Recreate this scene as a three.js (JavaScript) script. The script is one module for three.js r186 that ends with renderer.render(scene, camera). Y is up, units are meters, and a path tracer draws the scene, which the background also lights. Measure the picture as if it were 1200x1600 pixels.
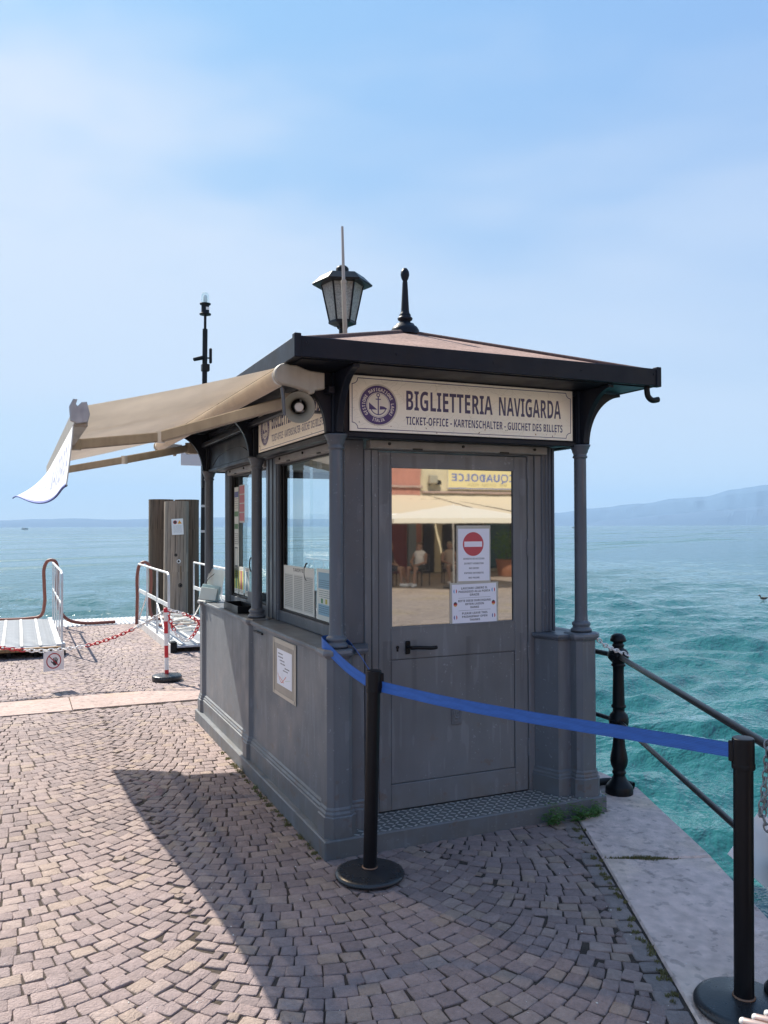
import * as THREE from 'three';
import { mergeGeometries } from 'three/addons/utils/BufferGeometryUtils.js';

// ---------------------------------------------------------------- camera, sky, sun, exposure
const scene = new THREE.Scene();
const camera = new THREE.PerspectiveCamera(63.38, 3 / 4, 0.1, 60000);
camera.position.set(-1.389, 1.65, 3.881);
camera.rotation.order = 'YXZ';
camera.rotation.set(0.017, -0.4155, -0.003);
const EXPOSURE = 2.12, SUN = 5, SKY = 0.90;
const SUN_DIR = new THREE.Vector3(-0.336, 1, -0.956).normalize();

let seed = 7;
function rand() { seed = (seed + 0x6d2b79f5) | 0; let t = Math.imul(seed ^ (seed >>> 15), 1 | seed); t = (t + Math.imul(t ^ (t >>> 7), 61 | t)) ^ t; return ((t ^ (t >>> 14)) >>> 0) / 4294967296; }
const rr = (a, b) => a + (b - a) * rand();
const lerp = (a, b, t) => a + (b - a) * t, clamp = (x, a = 0, b = 1) => Math.min(b, Math.max(a, x));
const smooth = (a, b, x) => { const t = clamp((x - a) / (b - a)); return t * t * (3 - 2 * t); };
const hash = (x, y, s) => { let h = Math.imul(x, 374761393) ^ Math.imul(y, 668265263) ^ Math.imul(s, 1274126177); h = Math.imul(h ^ (h >>> 13), 1274126177); return ((h ^ (h >>> 16)) >>> 0) / 4294967296; };
function vnoise(x, y, per, s) {           // tileable value noise, period in cells
  const xi = Math.floor(x), yi = Math.floor(y), fx = x - xi, fy = y - yi, m = (v) => ((v % per) + per) % per;
  const u = fx * fx * (3 - 2 * fx), v = fy * fy * (3 - 2 * fy);
  const a = hash(m(xi), m(yi), s), b = hash(m(xi + 1), m(yi), s), c = hash(m(xi), m(yi + 1), s), d = hash(m(xi + 1), m(yi + 1), s);
  return a + (b - a) * u + (c - a) * v + (a - b - c + d) * u * v;
}
function fbm(u, v, per, oct, s, gain = 0.5) { let a = 1, t = 0, n = 0; for (let i = 0; i < oct; i++) { t += a * vnoise(u * per, v * per, per, s + i * 17); n += a; a *= gain; per *= 2; } return t / n; }

{ // sky: hazy summer blue, whiter toward the sun and the horizon, with thin high cloud
  const W = 1024, H = 512, d = new Float32Array(W * H * 4), v = new THREE.Vector3();
  for (let j = 0; j < H; j++) for (let i = 0; i < W; i++) {
    const el = ((j + 0.5) / H - 0.5) * Math.PI, az = ((i + 0.5) / W - 0.5) * 2 * Math.PI;
    v.set(Math.cos(el) * Math.cos(az), Math.sin(el), Math.cos(el) * Math.sin(az));
    const up = Math.max(0, v.y), c = v.dot(SUN_DIR), h = Math.exp(-up * 2.2), glow = Math.pow(Math.max(0, c), 3), near = Math.pow(Math.max(0, c), 30);
    const base = [0.050, 0.168, 0.43], hor = [0.325, 0.405, 0.485];
    const cu = i / W, cv = j / H;
    let cl = fbm(cu + 0.10 * fbm(cu, cv, 6, 3, 90), cv * 2.2 + 0.06 * fbm(cu, cv, 9, 3, 95), 5, 6, 70, 0.55);
    cl = smooth(0.42, 0.72, cl) * smooth(0.02, 0.16, up) * 0.85 * (0.45 + 0.75 * glow);
    const o = (j * W + i) * 4;
    for (let k = 0; k < 3; k++) {
      let L = lerp(base[k], hor[k], h);
      L += [0.26, 0.18, 0.06][k] * Math.exp(-up * 11);
      L += glow * [0.066, 0.118, 0.088][k] + near * 0.14;
      L = lerp(L, [0.43, 0.465, 0.53][k], cl);
      d[o + k] = L * SKY;
    }
    d[o + 3] = 1;
  }
  const t = new THREE.DataTexture(d, W, H, THREE.RGBAFormat, THREE.FloatType);
  t.mapping = THREE.EquirectangularReflectionMapping; t.magFilter = t.minFilter = THREE.LinearFilter; t.needsUpdate = true;
  scene.background = t; scene.environment = t;
}
const sun = new THREE.DirectionalLight(new THREE.Color().setRGB(1, 0.93, 0.82), SUN);
sun.position.copy(SUN_DIR).multiplyScalar(40); sun.castShadow = true; sun.shadow.radius = 1; sun.shadow.mapSize.set(4096, 4096);
Object.assign(sun.shadow.camera, { left: -22, right: 22, top: 22, bottom: -22, near: 1, far: 120 });
scene.add(sun, sun.target);
scene.fog = new THREE.FogExp2(new THREE.Color().setRGB(0.46, 0.71, 1.0), 0.000042);

// ---------------------------------------------------------------- textures and materials
function tex(N, f, color = false) {       // f(u, v) -> grey 0..1 or [r, g, b]
  const d = new Uint8Array(N * N * 4);
  for (let j = 0; j < N; j++) for (let i = 0; i < N; i++) {
    const c = f(i / N, j / N), o = (j * N + i) * 4;
    for (let k = 0; k < 3; k++) d[o + k] = clamp(typeof c === 'number' ? c : c[k]) * 255;
    d[o + 3] = 255;
  }
  const t = new THREE.DataTexture(d, N, N); t.wrapS = t.wrapT = THREE.RepeatWrapping; t.magFilter = THREE.LinearFilter; t.minFilter = THREE.LinearMipmapLinearFilter;
  if (color) t.colorSpace = THREE.SRGBColorSpace;
  t.needsUpdate = true; return t;
}
const sized = (t, m, n = m) => { const c = t.clone(); c.repeat.set(1 / m, 1 / n); c.needsUpdate = true; return c; };
const T = {
  mottle: tex(512, (u, v) => 0.62 + 0.36 * fbm(u, v, 5, 6, 3) + 0.10 * (vnoise(u * 40, v * 6, 40, 9) - 0.5)),
  fine: tex(512, (u, v) => fbm(u, v, 24, 4, 21, 0.7)),
  wear: tex(1024, (u, v) => { const y = v * 2.2, a = fbm(u, v, 6, 6, 203), st = Math.pow(fbm(u, v * 0.18, 42, 4, 207, 0.6), 2) * 1.5, chip = smooth(0.765, 0.80, fbm(u, v, 150, 3, 211, 0.6)) * smooth(0.40, 0.6, fbm(u, v, 9, 3, 213)), scuff = smooth(0.80, 0.86, vnoise(u * 90, v * 14, 1024, 217)) * 0.12, dirt = smooth(0.42, 0.08, y) * smooth(0.35, 0.7, fbm(u, v, 20, 4, 219)) * 0.45, drip = smooth(0.62, 0.78, vnoise(u * 60, 0.5, 60, 223)) * smooth(0.3, 0.98, y % 1.02) * 0.13; const rust = smooth(0.70, 0.78, fbm(u, v, 30, 4, 229, 0.6)) * smooth(0.9, 0.1, y) * 0.55; const g = 0.68 + 0.34 * (a - 0.5) + 0.09 * (st - 0.4) - drip + scuff + 0.42 * chip; if (rust > 0.02) return [lerp(g, 0.62, rust), lerp(g, 0.40, rust), lerp(g, 0.26, rust)]; return [g * (1 - dirt) + dirt * 0.62, g * (1 - dirt) + dirt * 0.53, g * (1 - dirt) + dirt * 0.42].map((x) => x * 0.95); }),
  rough: tex(256, (u, v) => 0.72 + 0.5 * (fbm(u, v, 6, 5, 33) - 0.5)),
  stone: tex(512, (u, v) => { const a = fbm(u, v, 8, 6, 41, 0.62), b = vnoise(u * 128, v * 128, 128, 43); return 0.66 + 0.36 * (a - 0.5) + (b > 0.9 ? 0.16 : 0) + 0.10 * (b - 0.5); }),
  stoneBump: tex(512, (u, v) => fbm(u, v, 16, 5, 51, 0.7)),
  marble: tex(512, (u, v) => { const a = fbm(u, v, 4, 6, 61, 0.6), b = fbm(u, v, 40, 3, 66), p = smooth(0.64, 0.72, fbm(u, v, 44, 4, 68)), y = smooth(0.5, 0.72, fbm(u, v, 3, 4, 64)); const g = 0.80 + 0.26 * (a - 0.5) + 0.42 * (b - 0.5) - 0.22 * p; return [g, g * (1 - 0.015 * y), g * (1 - 0.16 * y)]; }),
  wood: tex(512, (u, v) => { const g = fbm(u, v * 0.10 + 0.02 * fbm(u, v, 5, 3, 8), 48, 4, 71, 0.6), k = fbm(u, v, 4, 4, 75), c = smooth(0.72, 0.78, vnoise(u * 40, v * 3, 40, 79)); const b = 0.46 + 0.42 * (g - 0.45) - 0.22 * c; return [b * (0.9 + 0.4 * k), b * (0.85 + 0.26 * k), b * (0.82 + 0.1 * k)]; }),
  felt: tex(512, (u, v) => 0.55 + 0.7 * (fbm(u, v, 60, 3, 81, 0.8) - 0.5) + 0.35 * (fbm(u, v, 4, 5, 84) - 0.5)),
  mortar: tex(512, (u, v) => { const a = fbm(u, v, 20, 5, 91, 0.7), m = smooth(0.6, 0.75, fbm(u, v, 6, 4, 96)); return [0.5 + 0.5 * (a - 0.5), 0.47 + 0.5 * (a - 0.5) - 0.01 * m, 0.44 + 0.45 * (a - 0.5) - 0.06 * m]; }),
  weave: tex(256, (u, v) => 0.5 + 0.25 * Math.sin(u * 2 * Math.PI * 64) * Math.sin(v * 2 * Math.PI * 64) + 0.25 * (fbm(u, v, 4, 5, 101) - 0.5)),
  ripple: tex(1024, (u, v) => { const w = 0.10 * fbm(u, v, 8, 3, 110), a = fbm(u * 1 + w, v * 1 + w, 10, 6, 111, 0.62), b = fbm(u + 0.37 - w, v + 0.19, 22, 5, 118, 0.6); return 0.55 * a + 0.45 * b; }),
  web: tex(512, (u, v) => { const row = 0.5 + 0.5 * Math.sin(v * 2 * Math.PI * 9), tw = 0.5 + 0.5 * Math.sin((u * 70 + v * 6) * 2 * Math.PI); return 0.52 + 0.16 * row + 0.10 * tw + 0.26 * (fbm(u, v, 6, 5, 231) - 0.5) + (v < 0.07 || v > 0.93 ? -0.12 : 0); }),
  gust: tex(512, (u, v) => 0.05 + 0.9 * Math.pow(smooth(0.3, 0.75, fbm(u + 0.04 * fbm(u, v, 6, 3, 240), v, 5, 6, 241, 0.62)), 2)),
  frost: tex(256, (u, v) => 0.55 + 0.7 * (fbm(u, v, 24, 4, 131, 0.7) - 0.5)),
};
const col = (r, g, b) => new THREE.Color().setRGB(r, g, b);
const std = (c, o = {}) => new THREE.MeshStandardMaterial({ color: Array.isArray(c) ? col(...c) : c, roughness: 0.6, ...o });
const phys = (c, o = {}) => new THREE.MeshPhysicalMaterial({ color: Array.isArray(c) ? col(...c) : c, roughness: 0.6, ...o });
const paint = (c, rough = 0.5, s = 1.1) => std(c.map((x) => x * 1.22), { roughness: rough / 0.72, map: sized(T.mottle, s), roughnessMap: sized(T.rough, 0.9), bumpMap: sized(T.fine, 0.5), bumpScale: 0.0006 });
const matt = (c, sp) => phys(c.map((x) => x * 1.22), { roughness: 0.6, specularIntensity: sp, map: sized(T.mottle, 0.8), roughnessMap: sized(T.rough, 0.9), bumpMap: sized(T.fine, 0.5), bumpScale: 0.0006 });
const worn = (c, rough = 0.5) => std(c.map((x) => x * 1.5), { roughness: rough / 0.72, map: sized(T.wear, 2.2), roughnessMap: sized(T.rough, 0.9), bumpMap: sized(T.wear, 2.2), bumpScale: 0.0012 });
const M = {
  grey: worn([0.134, 0.145, 0.162], 0.5), greyDoor: worn([0.154, 0.161, 0.173], 0.5), greyStep: worn([0.130, 0.142, 0.157], 0.55),
  post: worn([0.092, 0.106, 0.128], 0.45, 0.5), dark: matt([0.012, 0.015, 0.023], 0.35), iron: matt([0.006, 0.0075, 0.010], 0.5), trim: paint([0.26, 0.25, 0.235], 0.5, 0.6),
  rubber: std([0.012, 0.012, 0.013], { roughness: 0.6 }), black: phys([0.0035, 0.004, 0.006], { roughness: 0.4, specularIntensity: 0.55, bumpMap: sized(T.fine, 0.2), bumpScale: 0.0003 }),
  baseDisc: std([0.018, 0.020, 0.023], { roughness: 0.42, roughnessMap: sized(T.rough, 0.3), bumpMap: sized(T.fine, 0.15), bumpScale: 0.0005 }),
  steel: std([0.55, 0.56, 0.58], { metalness: 1, roughness: 0.42, roughnessMap: sized(T.rough, 0.3) }), galv: std([0.50, 0.51, 0.52], { metalness: 0.7, roughness: 0.5, map: sized(T.mottle, 0.3) }),
  tread: std([0.24, 0.245, 0.24], { metalness: 0.5, roughness: 0.5, map: sized(T.mottle, 0.4) }), alu: std([0.74, 0.74, 0.73], { metalness: 0.3, roughness: 0.42, map: sized(T.mottle, 0.8) }),
  felt: std([0.50, 0.315, 0.255], { roughness: 0.95, map: sized(T.felt, 0.8), bumpMap: sized(T.fine, 0.25), bumpScale: 0.002 }), feltEdge: std([0.17, 0.10, 0.088], { roughness: 0.9, map: sized(T.felt, 0.5) }),
  mirror: std([0.44, 0.43, 0.41], { metalness: 0.92, roughness: 0.02, bumpMap: sized(T.mottle, 0.9), bumpScale: 0.00012 }),
  film: phys([0.84, 0.90, 0.88], { transmission: 1, thickness: 0, ior: 2.5, roughness: 0.01 }), clear: phys([0.95, 0.98, 0.97], { transmission: 1, thickness: 0, ior: 1.5, roughness: 0.0 }),
  beigePaint: std([0.42, 0.37, 0.30], { roughness: 0.5, map: sized(T.mottle, 0.5) }), horn: std([0.30, 0.295, 0.25], { roughness: 0.5 }),
  fabric: phys([0.78, 0.66, 0.52], { roughness: 0.9, transmission: 0.60, thickness: 0, map: sized(T.mottle, 1.4), bumpMap: sized(T.weave, 0.15), bumpScale: 0.0004, side: THREE.DoubleSide }),
  belt: std([0.05, 0.20, 0.68], { roughness: 0.6, map: sized(T.web, 0.25, 1), bumpMap: sized(T.web, 0.25, 1), bumpScale: 0.0015 }), rope: std([0.62, 0.60, 0.55], { roughness: 0.9 }), hose: std([0.22, 0.07, 0.045], { roughness: 0.55 }),
  redPl: std([0.55, 0.02, 0.03], { roughness: 0.4 }), whitePl: std([0.80, 0.79, 0.77], { roughness: 0.45 }), white: std([0.82, 0.82, 0.80], { roughness: 0.5, map: sized(T.mottle, 0.7) }),
  wood: std([0.54, 0.47, 0.40], { roughness: 0.9, map: sized(T.wood, 0.55, 1.6), bumpMap: sized(T.wood, 0.55, 1.6), bumpScale: 0.012 }), woodDark: std([0.25, 0.185, 0.135], { roughness: 0.95, map: sized(T.wood, 0.7, 2.0), bumpMap: sized(T.wood, 0.7, 2.0), bumpScale: 0.012 }),
  deck: std([0.62, 0.62, 0.60], { roughness: 0.6, map: sized(T.mottle, 0.5) }), plank: std([0.42, 0.27, 0.13], { roughness: 0.8, map: sized(T.wood, 0.5) }),
  pink: std([0.45, 0.325, 0.285], { roughness: 0.8, map: sized(T.marble, 1.3), bumpMap: sized(T.fine, 0.2), bumpScale: 0.003 }), kerb: std([0.78, 0.61, 0.55], { roughness: 0.78, map: sized(T.marble, 1.7), bumpMap: sized(T.fine, 0.22), bumpScale: 0.005 }),
  mortar: std([0.10, 0.08, 0.07], { roughness: 1, map: sized(T.mortar, 0.9), bumpMap: sized(T.fine, 0.2), bumpScale: 0.006 }), wall: std([0.22, 0.20, 0.18], { roughness: 0.9, map: sized(T.mottle, 1.2) }),
  leaf: phys([0.085, 0.21, 0.04], { roughness: 0.7, transmission: 0.3, thickness: 0, side: THREE.DoubleSide }), dryLeaf: phys([0.16, 0.15, 0.05], { roughness: 0.8, transmission: 0.3, thickness: 0, side: THREE.DoubleSide }),
  frost: phys([0.72, 0.76, 0.74], { roughness: 0.8, transmission: 0.5, thickness: 0, map: sized(T.frost, 0.25), bumpMap: sized(T.frost, 0.2), bumpScale: 0.004 }), bulb: phys([0.9, 0.95, 0.95], { transmission: 1, thickness: 0, roughness: 0.05 }),
  water: phys([0.012, 0.086, 0.087], { roughness: 0.30, roughnessMap: sized(T.gust, 130, 34), ior: 1.48, bumpMap: sized(T.ripple, 5.5), bumpScale: 0.11 }),
  platePl: phys([0.92, 0.91, 0.88], { roughness: 0.9, transmission: 0.6, thickness: 0 }),
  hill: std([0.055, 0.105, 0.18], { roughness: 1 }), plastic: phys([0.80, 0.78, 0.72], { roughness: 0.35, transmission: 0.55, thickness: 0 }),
};

// ---------------------------------------------------------------- geometry helpers
const V = (x, y, z) => new THREE.Vector3(x, y, z);
function boxUV(g) {
  const p = g.attributes.position, n = g.attributes.normal, uv = new Float32Array(p.count * 2);
  for (let i = 0; i < p.count; i += 3) {
    let ax = 0, ay = 0, az = 0; for (let k = 0; k < 3; k++) { ax += n.getX(i + k); ay += n.getY(i + k); az += n.getZ(i + k); }
    ax = Math.abs(ax); ay = Math.abs(ay); az = Math.abs(az);
    for (let k = 0; k < 3; k++) { const q = i + k, x = p.getX(q), y = p.getY(q), z = p.getZ(q); const [a, b] = ay >= ax && ay >= az ? [x, z] : ax > az ? [z, y] : [x, y]; uv[q * 2] = a; uv[q * 2 + 1] = b; }
  }
  g.setAttribute('uv', new THREE.BufferAttribute(uv, 2)); return g;
}
function flat(pos) { const g = new THREE.BufferGeometry(); g.setAttribute('position', new THREE.Float32BufferAttribute(pos, 3)); g.computeVertexNormals(); return g; }
function tidy(g, keepUV) {
  if (g.index) g = g.toNonIndexed();
  for (const k of Object.keys(g.attributes)) if (!['position', 'normal', 'uv'].includes(k)) g.deleteAttribute(k);
  g.groups.length = 0;
  if (!g.attributes.normal) g.computeVertexNormals();
  return keepUV && g.attributes.uv ? g : boxUV(g);
}
class MB {
  constructor() { this.g = []; }
  add(g, keepUV) { this.g.push(tidy(g, keepUV)); return this; }
  box(x0, x1, y0, y1, z0, z1, b = 0.003) { return this.add(cbox(x0, x1, y0, y1, z0, z1, b)); }
  bar(a, b, r, seg = 10, r2 = r) { return this.add(bar(a, b, r, seg, r2)); }
  lathe(prof, at, seg = 24) { return this.add(lathe(prof, at, seg)); }
  tube(pts, r, n = 24, seg = 8, closed = false) { return this.add(tube(pts, r, n, seg, closed)); }
  sweep(path, prof, closed) { return this.add(sweep(path, prof, closed)); }
  prism(poly, y0, y1, b = 0.002) { return this.add(prism(poly, y0, y1, b)); }
  build(name, mat, parent, kind) { return put(name, this.g.length === 1 ? this.g[0] : mergeGeometries(this.g), mat, parent, kind); }
}
const mb = () => new MB();
const used = new Map();
function numbered(n) { const k = used.get(n) ?? 0; used.set(n, k + 1); return k ? n + '_' + String(k).padStart(3, '0') : n; }
function put(name, g, mat, parent, kind) {
  const m = new THREE.Mesh(g, mat); m.castShadow = m.receiveShadow = true;
  if (!parent || parent === scene) { m.name = numbered(name); scene.add(m); m.off = V(0, 0, 0); } else { m.name = name; const o = parent.off; g.translate(-o.x, -o.y, -o.z); m.off = o; parent.add(m); }
  if (kind) m.userData.kind = kind;
  return m;
}
function thing(name, label, category, at = [0, 0, 0], group) {
  const o = new THREE.Group(); o.name = numbered(name); o.position.set(...at); o.off = V(...at); o.userData = { label, category }; if (group) o.userData.group = group;
  scene.add(o); return o;
}
function copyOf(src, at, label, turn = 0) { const c = src.clone(); c.name = numbered(src.name.replace(/_\d{3}$/, '')); c.position.set(...at); c.rotation.y = turn; c.userData = { ...src.userData, label }; scene.add(c); return c; }
function cbox(x0, x1, y0, y1, z0, z1, b = 0.003) {
  b = Math.min(b, (x1 - x0) / 2.5, (y1 - y0) / 2.5, (z1 - z0) / 2.5);
  const c = [(x0 + x1) / 2, (y0 + y1) / 2, (z0 + z1) / 2], pos = [], X = [x0, x1], Y = [y0, y1], Z = [z0, z1];
  const P = (i, j, k, a) => [X[i] + (a === 0 ? 0 : i ? -b : b), Y[j] + (a === 1 ? 0 : j ? -b : b), Z[k] + (a === 2 ? 0 : k ? -b : b)];
  const tri = (p, q, r) => { const u = [0, 1, 2].map((k) => q[k] - p[k]), w = [0, 1, 2].map((k) => r[k] - p[k]); const n = [u[1] * w[2] - u[2] * w[1], u[2] * w[0] - u[0] * w[2], u[0] * w[1] - u[1] * w[0]]; const s = [0, 1, 2].reduce((t, k) => t + n[k] * ((p[k] + q[k] + r[k]) / 3 - c[k]), 0); pos.push(...p, ...(s > 0 ? [...q, ...r] : [...r, ...q])); };
  const quad = (p, q, r, s) => { tri(p, q, r); tri(p, r, s); };
  for (const s of [0, 1]) { quad(P(s, 0, 0, 0), P(s, 1, 0, 0), P(s, 1, 1, 0), P(s, 0, 1, 0)); quad(P(0, s, 0, 1), P(1, s, 0, 1), P(1, s, 1, 1), P(0, s, 1, 1)); quad(P(0, 0, s, 2), P(1, 0, s, 2), P(1, 1, s, 2), P(0, 1, s, 2)); }
  for (const s of [0, 1]) for (const t of [0, 1]) {
    quad(P(s, t, 0, 0), P(s, t, 1, 0), P(s, t, 1, 1), P(s, t, 0, 1)); quad(P(s, 0, t, 0), P(s, 1, t, 0), P(s, 1, t, 2), P(s, 0, t, 2)); quad(P(0, s, t, 1), P(1, s, t, 1), P(1, s, t, 2), P(0, s, t, 2));
    for (const u of [0, 1]) tri(P(s, t, u, 0), P(s, t, u, 1), P(s, t, u, 2));
  }
  return flat(pos);
}
function bar(a, b, r, seg = 10, r2 = r) {
  a = V(...a); b = V(...b); const g = new THREE.CylinderGeometry(r2, r, a.distanceTo(b), seg, 1);
  g.applyQuaternion(new THREE.Quaternion().setFromUnitVectors(V(0, 1, 0), b.clone().sub(a).normalize())); g.translate((a.x + b.x) / 2, (a.y + b.y) / 2, (a.z + b.z) / 2); return g;
}
const lathe = (prof, at, seg = 24) => new THREE.LatheGeometry(prof.map(([r, y]) => new THREE.Vector2(r, y)), seg).translate(...at);
const tube = (pts, r, n = 24, seg = 8, closed = false) => new THREE.TubeGeometry(new THREE.CatmullRomCurve3(pts.map((p) => V(...p)), closed), n, r, seg, closed);
function prism(poly, y0, y1, b = 0.002) {
  const s = new THREE.Shape(poly.map(([x, z]) => new THREE.Vector2(x, -z)));
  return new THREE.ExtrudeGeometry(s, { depth: y1 - y0 - 2 * b, bevelEnabled: b > 0, bevelSize: b, bevelThickness: b, bevelOffset: -b, bevelSegments: 1 }).rotateX(-Math.PI / 2).translate(0, y0 + b, 0);
}
function sweep(path, prof, closed) {      // outward is to the right hand of +x -> +z
  const n = path.length, dir = (i) => { const a = path[i % n], b = path[(i + 1) % n], l = Math.hypot(b[0] - a[0], b[1] - a[1]); return [(b[0] - a[0]) / l, (b[1] - a[1]) / l]; };
  const off = path.map((p, i) => { const d1 = closed || i < n - 1 ? dir(i) : dir(i - 1), d0 = closed || i > 0 ? dir((i + n - 1) % n) : d1; const m = [-(d0[1] + d1[1]), d0[0] + d1[0]], l = Math.hypot(...m), c = (m[0] * -d1[1] + m[1] * d1[0]) / l; return [m[0] / l / c, m[1] / l / c]; });
  const pt = (i, j) => { i %= n; return [path[i][0] + off[i][0] * prof[j][0], prof[j][1], path[i][1] + off[i][1] * prof[j][0]]; }, pos = [];
  for (let i = 0; i < (closed ? n : n - 1); i++) for (let j = 0; j < prof.length - 1; j++) { const a = pt(i, j), b = pt(i + 1, j), c = pt(i + 1, j + 1), e = pt(i, j + 1); pos.push(...a, ...b, ...c, ...a, ...c, ...e); }
  return flat(pos);
}
const octagon = (cx, cz, h, ch) => [[cx - h, cz - h + ch], [cx - h, cz + h - ch], [cx - h + ch, cz + h], [cx + h - ch, cz + h], [cx + h, cz + h - ch], [cx + h, cz - h + ch], [cx + h - ch, cz - h], [cx - h + ch, cz - h]];
function plate(p, w, h, mat, name, parent, turn = 0, thick = 0.002, tilt = 0, roll = 0) {    // printed sheet: front face carries the print, facing +z before the turn
  const b = 0.0004, g = mergeGeometries([tidy(cbox(-w / 2, w / 2, -h / 2, h / 2, -thick, 0, b))]);
  const q = new THREE.PlaneGeometry(w - 2 * b, h - 2 * b); q.translate(0, 0, 0.0008);
  for (const k of [g, q]) { k.rotateZ(roll); k.rotateX(tilt); k.rotateY(turn); k.translate(...p); }
  return [g, q.toNonIndexed()];
}
function sheet(name, label, category, p, w, h, print, o = {}) {
  const t = thing(name, label, category, p, o.group);
  const [g, q] = plate(p, w, h, null, null, null, o.turn ?? 0, o.thick ?? 0.002, o.tilt ?? 0, o.roll ?? 0);
  put(o.back ?? 'backing', g, o.mat ?? M.whitePl, t); put(o.face ?? 'print', q, print, t);
  return t;
}
function canvas(w, h, draw) { const c = document.createElement('canvas'); c.width = w; c.height = h; draw(c.getContext('2d'), w, h); const t = new THREE.CanvasTexture(c); t.colorSpace = THREE.SRGBColorSpace; t.anisotropy = 8; return t; }
const translit = (w, h, draw) => phys('#ffffff', { map: canvas(w, h, draw), roughness: 0.9, transmission: 0.5, thickness: 0, transparent: true, opacity: 0.8 });
const printed = (w, h, draw, o = {}) => std('#ffffff', { map: canvas(w, h, draw), roughness: 0.45, ...o });
function fitText(c, s, x, y, size, width, weight = 'bold', align = 'center', font = 'sans-serif') {   // one line squeezed or spread to a given width
  c.save(); c.font = `${weight} ${size}px ${font}`; const m = c.measureText(s).width; c.translate(x, y); c.scale(width ? width / m : 1, 1); c.textAlign = 'left'; c.fillText(s, align === 'center' ? -m / 2 : align === 'right' ? -m : 0, 0); c.restore();
}

// ---------------------------------------------------------------- the setting
const structure = (o) => { o.userData.kind = 'structure'; return o; };
const WATER = -0.72;
const QUAY = [[2.16, -11.92], [2.16, -0.27], [1.472, 1.341], [1.00, 2.32], [2.4, 3.6], [60, 9], [60, 70], [-60, 70], [-60, -11.92]];
const KERB_IN = [[1.50, 0.02], [0.60, 1.93]];          // inner line of the kerb stones
const inPoly = (x, z, p) => { let c = false; for (let i = 0, j = p.length - 1; i < p.length; j = i++) if ((p[i][1] > z) !== (p[j][1] > z) && x < ((p[j][0] - p[i][0]) * (z - p[i][1])) / (p[j][1] - p[i][1]) + p[i][0]) c = !c; return c; };
{ // lake
  const A = 4, N = 430, K = Math.asinh(40000 / A) / N, cx = 3, cz = -4, xs = [];
  for (let i = -N; i <= N; i++) xs.push(A * Math.sinh(i * K));
  const waves = []; for (let i = 0; i < 34; i++) { const L = 0.26 * Math.pow(10.5, i / 33) * rr(0.85, 1.15), a = 1.80 + rr(-0.62, 0.62); waves.push([Math.cos(a) * 2 * Math.PI / L, Math.sin(a) * 2 * Math.PI / L, rr(0, 6.28), 0.0140 * Math.pow(L, 0.55) * (1 + 0.15 * Math.exp(-((Math.log(L / 1.3) / 0.6) ** 2))), L]); }
  const n = xs.length, pos = new Float32Array(n * n * 3);
  for (let j = 0; j < n; j++) for (let i = 0; i < n; i++) {
    const x = xs[i] + cx, z = xs[j] + cz, step = K * Math.sqrt(A * A + Math.max(xs[i] ** 2, xs[j] ** 2)); let y = 0, ox = 0, oz = 0;
    if (step < 3) { const wx = x + 0.35 * Math.sin(z * 0.8 + 1.3 * Math.sin(x * 0.5)), wz = z + 0.35 * Math.sin(x * 0.9 + 1.1 * Math.sin(z * 0.6)); const gust = 0.75 + 0.5 * vnoise(x * 0.21 + 50, z * 0.21 + 50, 4096, 5);
      for (const [kx, kz, ph, a, L] of waves) { const f = smooth(2.2, 4.5, L / step); if (!f) continue; const t = kx * wx + kz * wz + ph, s = Math.sin(t); y += a * f * gust * (1.9 * Math.exp(s - 1) - 0.85); } }
    const o = (j * n + i) * 3; pos[o] = x + ox; pos[o + 1] = WATER + y; pos[o + 2] = z + oz;
  }
  const idx = [], hid = (x, z) => x < 0.9 && z > -9.6 && z < 40 && x > -50 && z > -10.5;
  for (let j = 0; j < n - 1; j++) for (let i = 0; i < n - 1; i++) { const x = xs[i] + cx, z = xs[j] + cz; if (hid(x, z)) continue; const a = j * n + i; idx.push(a, a + n, a + 1, a + 1, a + n, a + n + 1); }
  const g = new THREE.BufferGeometry(); g.setAttribute('position', new THREE.BufferAttribute(pos, 3)); g.setIndex(idx); g.computeVertexNormals();
  const uv = new Float32Array(n * n * 2), ca = Math.cos(0.5), sa = Math.sin(0.5); for (let i = 0; i < n * n; i++) { const x = pos[i * 3], z = pos[i * 3 + 2]; uv[i * 2] = x * ca - z * sa; uv[i * 2 + 1] = (x * sa + z * ca) * 1.25; }
  g.setAttribute('uv', new THREE.BufferAttribute(uv, 2));
  const m = new THREE.Mesh(g, M.water); m.name = 'water'; m.receiveShadow = true; structure(m); scene.add(m);
}
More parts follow.
